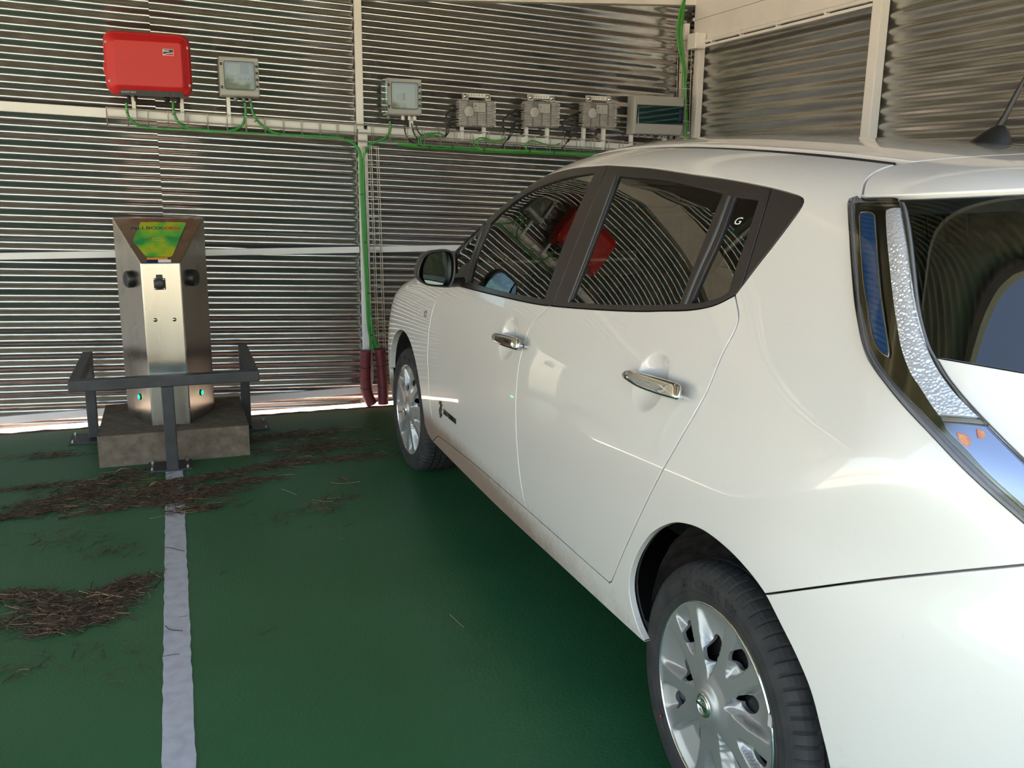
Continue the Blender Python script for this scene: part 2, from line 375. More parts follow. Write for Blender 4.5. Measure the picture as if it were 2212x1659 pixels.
# socket with cover on the column
mb = MB(); c = fmid + Vector((0, 0, .885)) - fx * .010 + fn * .003; R = Matrix((fx, fn, Vector((0, 0, 1)))).transposed()
mb.box(c, (.055, .010, .058), R, bev=.004); mb.box(c + Vector((0, 0, .036)), (.030, .010, .02), R, bev=.002); mb.lathe(c + fn * .004, fn, [(.023, 0), (.023, .006), (.019, .008), (0, .008)], 24)
sk = mb.build('socket', M['black'], cp)
for sx_ in (-1, 1):
    for sz in (-1, 1): mb = MB(); mb.lathe(c + fx * .022 * sx_ + Vector((0, 0, .024 * sz)) + fn * .005, fn, [(.005, 0), (.004, .003), (0, .0035)], 10); mb.build('screw', M['bolt'], sk)
# round outlets on both wings and status lamps
wl = (Vector((FL[0], FL[1], 0)) - Vector((RL[0], RL[1], 0))).normalized(); nl = Vector((wl.y, -wl.x, 0)); nl = nl if nl.x < 0 else -nl
wr = (Vector((RR[0], RR[1], 0)) - Vector((FR[0], FR[1], 0))).normalized(); nr = Vector((wr.y, -wr.x, 0)); nr = nr if nr.x > 0 else -nr
for nm, c, nn in (('L', Vector((RL[0], RL[1], 0)).lerp(Vector((FL[0], FL[1], 0)), .62) + Vector((0, 0, .90)), nl),
                  ('R', Vector((RR[0], RR[1], 0)).lerp(Vector((FR[0], FR[1], 0)), .64) + Vector((0, 0, .902)), nr)):
    mb = MB(); mb.lathe(c, nn, [(.043, -.002), (.043, .022), (.039, .030), (.030, .033), (0, .033)], 36); mb.build('outlet_cover', M['black'], cp)
for c, nn in ((Vector((RL[0], RL[1], 0)).lerp(Vector((FL[0], FL[1], 0)), .57) + Vector((0, 0, .288)), nl),
              (Vector((RR[0], RR[1], 0)).lerp(Vector((FR[0], FR[1], 0)), .53) + Vector((0, 0, .292)), nr)):
    mb = MB(); mb.lathe(c, nn, [(.016, -.001), (.016, .004), (.012, .006)], 24); a = mb.build('lamp_bezel', M['black'], cp)
    mb = MB(); mb.lathe(c, nn, [(.0125, .004), (.0115, .007), (.006, .009), (0, .0095)], 24); mb.build('status_lamp', M['led'], a)
# the printed sticker on the sloping head
A = V3(FL, zn); B = V3(FR, zn); Cc = V3(RR, zt); D = V3(RL, zt)
hx = (B - A).normalized(); hm = ((A + B) / 2); ht = (Cc + D) / 2; hy = (ht - hm); hL = hy.length; hy.normalize(); hn = hx.cross(hy).normalized()
if hn.y > 0: hn = -hn
def head(u_, v_, k=.0015): return hm + hx * u_ + hy * v_ + hn * k      # v_ along the slope from the neck
def roundpoly(P, r, n=6):
    out = []; N = len(P)
    for i in range(N):
        a = Vector(P[i - 1]); b = Vector(P[i]); c = Vector(P[(i + 1) % N]); d1 = (a - b); d2 = (c - b); rr = min(r, d1.length * .45, d2.length * .45)
        p = b + d1.normalized() * rr; q = b + d2.normalized() * rr
        for k in range(n + 1):
            t = k / n; out.append((p * (1 - t) ** 2 + b * 2 * t * (1 - t) + q * t * t))
    return out
P = roundpoly([(-.196, hL * .90), (.136, hL * .90), (.056, hL * .13), (-.066, hL * .13)], .018)
mb = MB(); mb.prism([head(p[0], p[1], .0005) for p in P], hn * .0012); st = mb.build('sticker', M['sticker'], cp)
mb = MB(); place_geo(mb, text_geo('WaLLBOX', .033, bold=.0006, sx=1.22), head(-.070, hL * .76, .0024), hx, hy); mb.build('lettering', M['ink'], st)
mb = MB(); place_geo(mb, text_geo('-OK', .032, bold=.0010, sx=1.0), head(.044, hL * .76, .0024), hx, hy)
ring = [head(.086 + .015 * math.cos(t), hL * .75 + .008 * math.sin(t), .0024) for t in np.linspace(0, 2 * PI, 24, endpoint=False)]
mb.tube(ring, .0022, 6, closed=True); mb.bar(head(.078, hL * .75, .0024), head(.094, hL * .75, .0024), .003, .0015, up=hn); mb.build('lettering', M['redprint'], st)
mb = MB(); cz_ = hL * .50
car_ = [(-.045, -.012), (-.045, .020), (-.036, .020), (-.036, -.012)]
mb.tube([head(x, cz_ + y, .0022) for x, y in car_], .0011, 5, closed=True)
mb.build('charger_pictogram', M['orange'], st); mb = MB()
mb.tube([head(x, cz_ + y, .0022) for x, y in [(-.030, .018), (-.030, -.006), (.022, -.006), (.030, .0), (.018, .008), (.006, .016), (-.014, .016), (-.020, .008), (-.030, .006)]], .0011, 5)
mb.build('car_pictogram', M['orange'], st)
for dx in (-.045, .030):
    mb = MB(); mb.tube([head(dx + a * .010, hL * .27 + b * .008, .0022) for a, b in ((-1, -1), (1, -1), (1, .4), (0, 1), (-1, .4))], .0009, 4, closed=True); mb.build('socket_pictogram', M['orange'], st)
mb = MB(); mb.prism([head(-.062, hL * .07, .0005), head(.050, hL * .07, .0005), head(.050, hL * .115, .0005), head(-.062, hL * .115, .0005)], hn * .001, 0)
mb.prism([head(-.062, hL * .01, .0005), head(-.010, hL * .01, .0005), head(-.010, hL * .07, .0005), head(-.062, hL * .07, .0005)], hn * .001, 1)
mb.prism([head(-.010, hL * .01, .0005), head(.050, hL * .01, .0005), head(.050, hL * .07, .0005), head(-.010, hL * .07, .0005)], hn * .001, 2)
mb.lathe(head(.042, hL * .09, .0015), hn, [(.006, 0), (.008, .0006), (0, .0006)], 16, 3)
mb.build('warning_label', [M['orange'], M['navy'], M['whiteprint'], M['ink']], cp)

# ------------------------------------------------------------------ guard frame around the post
gd = root('guard_rail', (-.075, 4.62, 0), 'charcoal painted tubular steel guard frame bolted to the floor around the charging post', 'guard rail')
zg = .452
mb = MB(); mb.b2((-.503, 4.49, zg - .026), (.352, 4.545, zg + .026), bev=.005); mb.build('front_bar', M['grey_paint'], gd)
for xa, xb in ((-.503, -.452), (.302, .352)):
    mb = MB(); mb.b2((xa, 4.55, zg - .026), (xb, 5.27, zg + .026), bev=.005); mb.build('side_arm', M['grey_paint'], gd)
    mb = MB(); mb.b2((xa, 5.205, .01), (xb, 5.255, zg - .027), bev=.005); mb.build('post', M['grey_paint'], gd)
    xc = (xa + xb) / 2; s_ = -1 if xc < 0 else 1
    mb = MB(); mb.b2((xc - .10 + .02 * s_, 5.13, 0), (xc + .10 + .02 * s_, 5.33, .009), bev=.002); pl = mb.build('base_plate', M['grey_paint'], gd)
    for dx in (-.08, .08):
        for dy in (-.08, .08):
            mb = MB(); mb.lathe((xc + .02 * s_ + dx, 5.23 + dy, .009), (0, 0, 1), [(.009, 0), (.009, .007), (.005, .008), (.005, .014), (0, .014)], 6, smooth=False); mb.build('bolt', M['bolt'], pl)
mb = MB(); mb.b2((-.104, 4.488, .011), (-.048, 4.543, zg - .027), bev=.005); mb.build('post', M['grey_paint'], gd)
mb = MB(); mb.b2((-.190, 4.50, .0), (.014, 4.652, .010), bev=.002); pl = mb.build('base_plate', M['grey_paint'], gd)
for dx in (-.170, -.006):
    for dy in (4.522, 4.632):
        mb = MB(); mb.lathe((dx, dy, .010), (0, 0, 1), [(.009, 0), (.009, .007), (.005, .008), (.005, .014), (0, .014)], 6, smooth=False); mb.build('bolt', M['bolt'], pl)
# ================================================================== the car
# car frame: u = metres behind the front axle, v = metres left of the centre line, z = up
CXc, CYf = 1.885, 4.185
def W3(P):
    P = np.atleast_2d(P); return np.stack([CXc - P[:, 0 + 1], CYf - P[:, 0], P[:, 2]], 1)
def bspl(x, x0, dx, c):
    c = np.asarray(c, float); t = (np.asarray(x, float) - x0) / dx; i = np.clip(np.floor(t).astype(int), 0, len(c) - 2); f = np.clip(t - i, 0, 1)
    g = lambda k: c[np.clip(i + k, 0, len(c) - 1)]
    return ((1 - f) ** 3 * g(-1) + (3 * f ** 3 - 6 * f ** 2 + 4) * g(0) + (-3 * f ** 3 + 3 * f ** 2 + 3 * f + 1) * g(1) + f ** 3 * g(2)) / 6
def sstep(x, a, b): t = np.clip((x - a) / (b - a), 0, 1); return t * t * t * (t * (t * 6 - 15) + 10)
BZ = [.80, .835, .862, .876, .884, .887, .886, .882, .872, .850, .815, .778, .742, .705, .668, .63, .59, .55]          # half width at z = 0, .1, .2 ...
PL = [.86, .92, .965, .99, 1.0, 1.003, 1.003, 1.002, 1.0, 1.0, 1.0, 1.003, 1.006, 1.003, .985, .955, .92]               # along u from -1.2, step .3 (low)
PH = [.95, .95, .95, .955, .965, .98, .99, 1.0, 1.005, 1.005, 1.0, .995, .985, .975, .96, .945, .93]                        # (greenhouse)
ZT = [.70, .84, .925, .985, 1.035, 1.135, 1.30, 1.435, 1.52, 1.552, 1.555, 1.542, 1.52, 1.492, 1.455, 1.40, 1.35]       # top of body at the centre, u from -1.2
UR = [3.33, 3.38, 3.43, 3.465, 3.485, 3.495, 3.495, 3.48, 3.45, 3.40, 3.335, 3.28, 3.23, 3.18, 3.12, 3.08, 3.05, 3.03]   # rear end at the centre, z = 0, .1 ...
UF = [-.80, -.85, -.90, -.93, -.95, -.955, -.95, -.92, -.85, -.75, -.6, -.5, -.4, -.4, -.4, -.4, -.4, -.4]
def halfw(u, z):
    b = bspl(z, 0, .1, BZ); k = sstep(z, .8, 1.3)
    return b * ((1 - k) * bspl(u, -1.2, .3, PL) + k * bspl(u, -1.2, .3, PH))
def F(P):
    u = P[:, 0]; v = np.abs(P[:, 1]); z = P[:, 2]
    W_ = halfw(u, z); zt = bspl(u, -1.2, .3, ZT); ur = bspl(z, 0, .1, UR); uf = bspl(z, 0, .1, UF)
    hh = .20; b = np.maximum(0, (z - (zt - hh)) / hh)
    kz = sstep(z, .70, 1.05); Lr = .62 - .40 * kz; a = np.maximum(0, (u - (ur - (.26 - .04 * kz) * v * v - Lr)) / Lr)
    Lf = .75; c = np.maximum(0, ((uf + Lf) - u) / Lf)
    return (v / W_) ** 3.8 + b ** 3.8 + a ** 3.2 + c ** 2.8 - 1
def grad(P, e=1.5e-3):
    g = np.stack([F(P + np.eye(3)[i] * e) - F(P - np.eye(3)[i] * e) for i in range(3)], 1)
    return g / np.maximum(np.linalg.norm(g, axis=1, keepdims=True), 1e-9)
def bis(O, D, t0, t1, it=44):
    a = np.full(len(O), t0, float) if np.isscalar(t0) else t0.copy(); b = np.full(len(O), t1, float) if np.isscalar(t1) else t1.copy()
    for _ in range(it):
        m = (a + b) / 2; o = F(O + D * m[:, None]) > 0; b = np.where(o, m, b); a = np.where(o, a, m)
    return O + D * ((a + b) / 2)[:, None]
# charts: 2D sheet coordinates <-> rays leaving the inside of the body
ZC, UA, UB = .72, .55, 2.45
def chart_cap(P):
    u, v, z = P[:, 0], P[:, 1], P[:, 2]; ex = np.where(u > UB, u - UB, np.where(u < UA, u - UA, 0)); r = np.hypot(v, z - ZC)
    return np.stack([np.clip(u, UA, UB) + np.arctan2(ex, r), np.arctan2(z - ZC, v) * .8], 1)
def inv_cap(Q):
    s, ph = Q[:, 0], Q[:, 1] / .8; u0 = np.clip(s, UA, UB); ps = s - u0
    O = np.stack([u0, 0 * s, 0 * s + ZC], 1); D = np.stack([np.sin(ps), np.cos(ps) * np.cos(ph), np.cos(ps) * np.sin(ph)], 1)
    return bis(O, D, 0.0, 2.6)
UCx = 2.35
def chart_rear(P): return np.stack([np.arctan2(P[:, 0] - UCx, P[:, 1]) * .95, P[:, 2]], 1)
def inv_rear(Q):
    th = Q[:, 0] / .95; O = np.stack([0 * th + UCx, 0 * th, Q[:, 1]], 1); D = np.stack([np.sin(th), np.cos(th), 0 * th], 1)
    return bis(O, D, 0.0, 2.2)
UCf = .35
def chart_front(P): return np.stack([-np.arctan2(P[:, 0] - UCf, P[:, 1]) * .95, P[:, 2]], 1)
def inv_front(Q):
    th = -Q[:, 0] / .95; O = np.stack([0 * th + UCf, 0 * th, Q[:, 1]], 1); D = np.stack([np.sin(th), np.cos(th), 0 * th], 1)
    return bis(O, D, 0.0, 2.2)
CH = {'cap': (chart_cap, inv_cap), 'rear': (chart_rear, inv_rear), 'front': (chart_front, inv_front)}
# outline builders -> dense points on the body surface
def px(*pts, step=7.0):
    """points seen at these places of the picture, laid on the body surface"""
    L = np.array(catmull(pts, step)); D = np.array([ray(x, y) for x, y in L]); D /= np.linalg.norm(D, axis=1, keepdims=True)
    O = np.array([CYf - CAM[1], CXc - CAM[0], CAM[2]]); D = np.stack([-D[:, 1], -D[:, 0], D[:, 2]], 1)
    ts = np.arange(.35, 6.2, .01); out = []
    for d in D:
        f = F(O + ts[:, None] * d); k = np.argmax(f < 0)
        if f[k] < 0: out.append(bis2(O, d, ts[k - 1], ts[k]))
        else:
            k = int(np.argmin(f)); out.append(inv_cap(chart_cap((O + ts[k] * d)[None]))[0])
    return np.array(out)
def bis2(O, d, a, b):
    for _ in range(30):
        m = (a + b) / 2
        if F((O + d * m)[None])[0] > 0: a = m
        else: b = m
    return O + d * m
def uz(*pts, step=.02):
    L = np.array(catmull(pts, step)); O = np.stack([L[:, 0], 0 * L[:, 0], L[:, 1]], 1); D = np.tile([0, 1., 0], (len(L), 1)); return bis(O, D, 0.0, 1.5)
def uv(*pts, step=.02):
    L = np.array(catmull(pts, step)); O = np.stack([L[:, 0], L[:, 1], 0 * L[:, 0] + .55], 1); D = np.tile([0, 0, 1.], (len(L), 1)); return bis(O, D, 0.0, 1.5)
def vz(*pts, step=.02):
    """on the tail: v, z"""
    L = np.array(catmull(pts, step)); O = np.stack([0 * L[:, 0] + 2.0, L[:, 0], L[:, 1]], 1); D = np.tile([1., 0, 0], (len(L), 1)); return bis(O, D, 0.0, 2.0)
def vzf(*pts, step=.02):
    L = np.array(catmull(pts, step)); O = np.stack([0 * L[:, 0] + .1, L[:, 0], L[:, 1]], 1); D = np.tile([-1., 0, 0], (len(L), 1)); return bis(O, D, 0.0, 2.0)
def join(*segs):
    out = []
    for s in segs:
        for p in s:
            if not out or np.linalg.norm(out[-1] - p) > 1e-4: out.append(p)
    if np.linalg.norm(out[0] - out[-1]) < 1e-4: out.pop()
    return np.array(out)
def sym(half):
    """half outline running from the centre line to the centre line on the left side -> closed outline over both sides"""
    h = np.asarray(half).copy(); h[0, 1] = 0; h[-1, 1] = 0; m = h[::-1][1:-1].copy(); m[:, 1] *= -1; return np.concatenate([h, m])
def resample(P, d):
    P = np.asarray(P); Q = np.vstack([P, P[:1]]); s = np.r_[0, np.cumsum(np.linalg.norm(np.diff(Q, axis=0), axis=1))]
    # keep true corners
    T = np.diff(Q, axis=0); T /= np.maximum(np.linalg.norm(T, axis=1, keepdims=True), 1e-9); cor = [0.0]
    for i in range(1, len(P)):
        if T[i] @ T[i - 1] < .90: cor.append(s[i])
    cor.append(s[-1]); t = []
    for a, b in zip(cor[:-1], cor[1:]):
        if b - a < 1e-6: continue
        n = max(1, int(round((b - a) / d))); t += [a + (b - a) * k / n for k in range(n)]
    t = np.array(t); return np.stack([np.interp(t, s, Q[:, i]) for i in range(3)], 1)
def inside(poly, pts):
    x, y = pts[:, 0], pts[:, 1]; r = np.zeros(len(pts), bool); n = len(poly); j = n - 1
    for i in range(n):
        xi, yi = poly[i]; xj, yj = poly[j]; c = ((yi > y) != (yj > y))
        if c.any(): r ^= c & (x < (xj - xi) * (y - yi) / (yj - yi + 1e-15) + xi)
        j = i
    return r
def inset(P, d):
    """move a closed outline inwards by d in the tangent plane (d<0: outwards)"""
    n = grad(P); t = np.roll(P, -1, 0) - np.roll(P, 1, 0); t /= np.maximum(np.linalg.norm(t, axis=1, keepdims=True), 1e-9); s = np.cross(n, t)
    return P + s * d
CAR = root('car', (CXc, 2.83, 0), 'white five door hatchback with mud along its sill, parked nose to the corrugated wall', 'car')
def area_sign(q): return np.sum(q[:, 0] * np.roll(q[:, 1], -1) - np.roll(q[:, 0], -1) * q[:, 1])
def link_mesh(name, V, Fc, NR, mats, fm, parent, mirror=False):
    V = np.array(V); NR = np.array(NR)
    if mirror: V = V * [1, -1, 1]; NR = NR * [1, -1, 1]; Fc = [tuple(reversed(f)) for f in Fc]
    Wd = W3(V) - np.array(ORG[CAR.name]); me = bpy.data.meshes.new(name); me.from_pydata([tuple(v) for v in Wd], [], Fc)
    for m in mats: me.materials.append(m)
    me.polygons.foreach_set('material_index', fm); me.polygons.foreach_set('use_smooth', [True] * len(Fc)); me.update()
    Nw = np.stack([-NR[:, 1], -NR[:, 0], NR[:, 2]], 1)
    # face orientation against the wanted normals
    try: me.normals_split_custom_set_from_vertices([tuple(x) for x in Nw])
    except Exception as ex: print('normals', ex)
    o = bpy.data.objects.new(name, me); COL.objects.link(o); o.parent = parent; ORG[o.name] = ORG[CAR.name]; return o
def panel(name, outline, mat, parent=None, chart='cap', g=.022, off=0.0, gap=.0018, flange=.012, holes=(), disp=None, bd=.009, mirror=True, round_=.0022, extra=None, tail=None):
    """one pressed panel: trimmed piece of the body surface with rolled edges, and its twin on the other side"""
    fwd, inv = CH[chart]; P = resample(outline, bd); q = fwd(P)
    if area_sign(q) < 0: P = P[::-1]; q = q[::-1]
    # orientation so that cross(n,t) points inwards
    def fix(P, outer=True):
        m = inset(P, .004); ins = inside(fwd(P), fwd(m)); f = ins.mean() > .5
        return P if f == outer else P[::-1]
    P = fix(P); P = inset(P, gap + round_); q = fwd(P)
    loops = [P]
    for h in holes:
        hp = resample(h, bd); m = inset(hp, .004); f = inside(fwd(hp), fwd(m)).mean() > .5
        if f: hp = hp[::-1]
        loops.append(inset(hp, gap + round_))
    qs = [fwd(L) for L in loops]
    lo = qs[0].min(0); hi = qs[0].max(0)
    gx, gy = np.meshgrid(np.arange(lo[0] + g / 2, hi[0], g), np.arange(lo[1] + g / 2, hi[1], g * .87)); gx = gx + (np.arange(gx.shape[0]) % 2)[:, None] * g / 2
    G = np.stack([gx.ravel(), gy.ravel()], 1)
    if extra is not None: G = np.vstack([G, extra])
    G = G[inside(qs[0], G)]
    for h in qs[1:]: G = G[~inside(h, G)]
    B = np.vstack(qs)
    if len(G):
        keep = np.ones(len(G), bool)
        for i in range(0, len(G), 400):
            d = np.min(np.hypot(G[i:i + 400, None, 0] - B[None, :, 0], G[i:i + 400, None, 1] - B[None, :, 1]), 1); keep[i:i + 400] = d > .5 * min(g, bd * 1.6)
        G = G[keep]
    allq = np.vstack([B, G]) if len(G) else B
    E = []; o = 0
    for L in loops: n_ = len(L); E += [(o + i, o + (i + 1) % n_) for i in range(n_)]; o += n_
    res = delaunay_2d_cdt([Vector((float(a), float(b))) for a, b in allq], E, [], 0, 1e-6, True)
    ov, _, of, oo = res[0], res[1], res[2], res[3]; ov = np.array([tuple(x) for x in ov])
    cen = np.array([ov[list(f)].mean(0) for f in of]); ok = inside(qs[0], cen)
    for h in qs[1:]: ok &= ~inside(h, cen)
    Fc = [tuple(f) for f, k in zip(of, ok) if k]
    P3 = inv(ov); nb = len(B); B3 = np.vstack(loops); omap = {}
    for i, src in enumerate(oo):
        for s_ in src:
            if s_ < nb: P3[i] = B3[s_]; omap[s_] = i
    NR = grad(P3)
    V = P3 + NR * off
    if disp is not None:
        dd = disp(P3); V = V + NR * dd[:, None]
    # consistent orientation
    f0 = np.array([np.cross(V[f[1]] - V[f[0]], V[f[2]] - V[f[0]]) for f in Fc]); s0 = np.array([NR[f[0]] for f in Fc]); sg = np.einsum('ij,ij->i', f0, s0)
    Fc = [f if (s < 0) else tuple(reversed(f)) for f, s in zip(Fc, sg)]      # world frame mirrors handedness
    if disp is not None:
        acc = np.zeros_like(V)
        for f in Fc:
            n_ = -np.cross(V[f[1]] - V[f[0]], V[f[2]] - V[f[0]])
            for k in f: acc[k] += n_
        acc /= np.maximum(np.linalg.norm(acc, axis=1, keepdims=True), 1e-12); mk = np.abs(dd) > 1e-6; NR = np.where(mk[:, None], acc, NR)
    fm = [0] * len(Fc); V = list(V); NR = list(NR); o = 0
    for L in loops:
        n_ = len(L); n3 = grad(L); t = np.roll(L, -1, 0) - np.roll(L, 1, 0); t /= np.linalg.norm(t, axis=1, keepdims=True); s = np.cross(n3, t)
        base = L + n3 * off
        r1 = base - s * round_ * .7 - n3 * round_ * .3; n1 = (-s * .7 + n3 * .7)
        r2 = base - s * round_ - n3 * round_; n2 = -s
        r3 = base - s * round_ - n3 * flange
        i0 = len(V)
        for R_, N_2 in ((r1, n1), (r2, n2), (r3, -s)):
            V += list(R_); NR += list(N_2 / np.linalg.norm(N_2, axis=1, keepdims=True))
        top = [omap[o + i] for i in range(n_)]
        rings = [top, list(range(i0, i0 + n_)), list(range(i0 + n_, i0 + 2 * n_)), list(range(i0 + 2 * n_, i0 + 3 * n_))]
        for a, b in zip(rings[:-1], rings[1:]):
            for i in range(n_):
                j = (i + 1) % n_; f = (a[i], a[j], b[j], b[i])
                c_ = np.cross(V[f[1]] - V[f[0]], V[f[3]] - V[f[0]]); Fc.append(f if c_ @ NR[f[2]] < 0 else tuple(reversed(f))); fm.append(1 if tail else 0)
        o += n_
    mats = [mat] + ([tail] if tail else [])
    pa = parent if isinstance(parent, (list, tuple)) else (parent or CAR, parent or CAR)
    A_ = link_mesh(name, V, Fc, NR, mats, fm, pa[0]); out = [A_]
    if mirror: out.append(link_mesh(name, V, Fc, NR, mats, fm, pa[1], True))
    return out

# ---- car materials
M['paint'] = material('white_pearl_paint', (.695, .67, .65), .30, coat=1.0, coat_rough=.015, spec=.5)
n, l, b = nodes(M['paint'])                                           # reddish mud sprayed along the sill
geo = n.new('ShaderNodeTexCoord'); sp = n.new('ShaderNodeSeparateXYZ'); l.new(geo.outputs['Object'], sp.inputs[0])
nz = n.new('ShaderNodeTexNoise'); nz.inputs['Scale'].default_value = 38; nz.inputs['Detail'].default_value = 8; nz.inputs['Roughness'].default_value = .7; l.new(geo.outputs['Object'], nz.inputs['Vector'])
mr = n.new('ShaderNodeMapRange'); mr.inputs['From Min'].default_value = .43; mr.inputs['From Max'].default_value = .30; l.new(sp.outputs['Z'], mr.inputs['Value'])
my = n.new('ShaderNodeMapRange'); my.inputs['From Min'].default_value = -.9; my.inputs['From Max'].default_value = .75; my.inputs['To Min'].default_value = .18; l.new(sp.outputs['Y'], my.inputs['Value'])
mu = n.new('ShaderNodeMath'); mu.operation = 'MULTIPLY'; l.new(mr.outputs[0], mu.inputs[0]); l.new(my.outputs[0], mu.inputs[1])
ad = n.new('ShaderNodeMath'); ad.operation = 'MULTIPLY_ADD'; ad.inputs[1].default_value = 1.9; l.new(mu.outputs[0], ad.inputs[0]); 
n2 = n.new('ShaderNodeMath'); n2.operation = 'SUBTRACT'; n2.inputs[1].default_value = .58; l.new(nz.outputs['Fac'], n2.inputs[0]); l.new(n2.outputs[0], ad.inputs[2])
cl = n.new('ShaderNodeMapRange'); cl.inputs['From Min'].default_value = .05; cl.inputs['From Max'].default_value = .75; cl.inputs['To Max'].default_value = .85; l.new(ad.outputs[0], cl.inputs['Value'])
mx = n.new('ShaderNodeMix'); mx.data_type = 'RGBA'; mx.inputs[6].default_value = (.695, .67, .65, 1); mx.inputs[7].default_value = (.24, .145, .105, 1)
l.new(cl.outputs[0], mx.inputs[0]); l.new(mx.outputs[2], b.inputs['Base Color'])
iv = n.new('ShaderNodeMath'); iv.operation = 'SUBTRACT'; iv.inputs[0].default_value = 1.0; l.new(cl.outputs[0], iv.inputs[1]); l.new(iv.outputs[0], b.inputs['Coat Weight'])
M['blacktrim'] = material('satin_black_trim', (.022, .019, .019), .42, coat=.2, coat_rough=.25)
M['rubber'] = noise_color(material('tyre_rubber', (.025, .025, .027), .75), (.020, .020, .022), (.036, .035, .036), 20, 4, bump=.0006, bscale=160)
M['cover'] = material('silver_wheel_cover', (.40, .41, .42), .42, .7)
M['chrome'] = material('chrome', (.82, .82, .83), .05, 1.0)
M['dchrome'] = material('smoked_chrome', (.17, .165, .12), .16, 1.0, coat=.6)
M['gasket'] = material('grey_lamp_seal', (.20, .20, .22), .35, coat=.4)
M['glassf'] = glass_thin('side_glass', (.78, .90, .78), 1.0, 0.0, 1.75)
M['glassr'] = glass_thin('rear_glass', (.36, .42, .38), 1.0, 0.0, 1.7)
M['lampblue'] = material('blue_reflector', (.006, .055, .17), .25, coat=1.0)
n, l, b = nodes(M['lampblue']); wv = n.new('ShaderNodeTexWave'); wv.inputs['Scale'].default_value = 90; tc = n.new('ShaderNodeTexCoord'); l.new(tc.outputs['Object'], wv.inputs['Vector'])
bp = n.new('ShaderNodeBump'); bp.inputs['Distance'].default_value = .0012; l.new(wv.outputs['Fac'], bp.inputs['Height']); l.new(bp.outputs[0], b.inputs['Normal'])
M['lampled'] = material('clear_led_optic', (.80, .82, .88), .12, .35, coat=1.0)
n, l, b = nodes(M['lampled']); vo = n.new('ShaderNodeTexVoronoi'); vo.inputs['Scale'].default_value = 190; tc = n.new('ShaderNodeTexCoord'); l.new(tc.outputs['Object'], vo.inputs['Vector'])
bp = n.new('ShaderNodeBump'); bp.inputs['Distance'].default_value = .0018; l.new(vo.outputs['Distance'], bp.inputs['Height']); l.new(bp.outputs[0], b.inputs['Normal'])
M['lampsil'] = material('silver_reflector', (.30, .33, .40), .25, 1.0)
M['amber'] = noise_color(material('amber_bulb', (.8, .16, .02), .15, coat=1.0), (.9, .10, .01), (.95, .42, .10), 60, 3)
M['lampcover'] = glass_thin('lamp_lens', (.93, .93, .94), .9, .02, 1.35)
M['darkcloth'] = noise_color(material('dark_seat_fabric', (.03, .03, .032), .9), (.022, .022, .023), (.045, .045, .047), 60, 3)
M['interior'] = material('interior_plastic', (.035, .036, .036), .6)
M['headliner'] = material('grey_headliner', (.055, .055, .052), .9)
M['liner'] = noise_color(material('wheel_arch_liner', (.03, .025, .022), .9), (.022, .018, .017), (.075, .055, .045), 22, 6)
M['cavity'] = material('dark_cavity', (.008, .008, .008), .8)
M['mirror'] = material('mirror_glass', (.62, .78, .76), .01, 1.0)

# ---- shared edge lines (places in the picture)
belt = px((938, 612), (975, 613), (994.4, 618), (1052, 633), (1140, 653), (1200, 661.5), (1301, 669), (1380, 672), (1428, 671), (1491, 669), (1542, 659), (1587, 637.5))
top_w = px((938, 606), (955, 578), (981, 544), (1013, 511), (1047.5, 474), (1086.6, 437.6), (1127.8, 407), (1171, 383), (1214.5, 368), (1256, 360.6), (1312, 356.5))
top_w2 = px((1312, 356.5), (1402.5, 363), (1504, 378), (1580, 389), (1666, 406), (1706, 417), (1724, 423), (1732.5, 429), (1734.7, 436), (1728, 451), (1706, 482), (1668, 532), (1630, 580.5), (1587, 637.5))
door_f = px((975, 613), (967.6, 622.5), (945, 646), (936.8, 662.5), (928.6, 699), (925, 734), (923.5, 775), (925.5, 816), (927.6, 857), (933, 900), (945, 935))
gap_m = px((1190, 660), (1186.8, 663), (1148, 703), (1134, 737.4), (1120.5, 792), (1114.7, 857.7), (1114.7, 919.5), (1118.8, 988), (1125.7, 1046.6), (1134, 1088), (1143, 1107))
door_r = px((1587, 637.5), (1594.7, 686), (1584, 720), (1560, 765), (1522.5, 854), (1464, 957), (1412.6, 1050), (1356, 1170), (1320, 1256))
sp_edge = px((1933, 355), (1905, 364), (1884, 376), (1870, 390), (1865, 402), (1861, 425), step=4)
seam_r = np.vstack([px((1934, 355.5), (2000, 346), (2100, 338), (2212, 332))])
p_ = seam_r[-1]; seam_r = join(seam_r, uv((p_[0], p_[1]), (p_[0] + .012, p_[1] / 2), (p_[0] + .016, 0)))
sp_low = px((1861, 425), (1869, 425.5), (2057, 417), (2212, 410)); p_ = sp_low[-1]
sp_low = join(sp_low, vz((p_[1], p_[2]), (p_[1] / 2, p_[2] + .006), (0, p_[2] + .008)))
lamp_o = px((1833, 447), (1835, 475), (1838.6, 518.7), (1842, 573), (1848.6, 652), (1856, 700), (1865, 745.5), (1880, 781.6), (1910.4, 823.8), (1955.6, 878), (2015.8, 941.3), (2076, 1004.6), (2136.4, 1061.8), (2212, 1128), (2262, 1170))
lamp_i = px((1955.7, 451.4), (1964.4, 508), (1979.6, 640), (1991.7, 700), (2006.8, 745.5), (2025, 778.6), (2049, 817.8), (2091, 869), (2139, 920), (2212, 992.5), (2290, 1065))
lamp_t = px((1861, 427), (1867, 431), (1940.6, 432), (1951.4, 438.4), (1955.7, 451.4), step=4)
lamp_t0 = px((1833, 447), (1837.5, 436), (1846, 431), (1861, 427), step=4)
bseam = px((1652, 1284), (1900, 1252), (2212, 1221), (2290, 1213))
p_ = bseam[-1]; zs_ = p_[2]
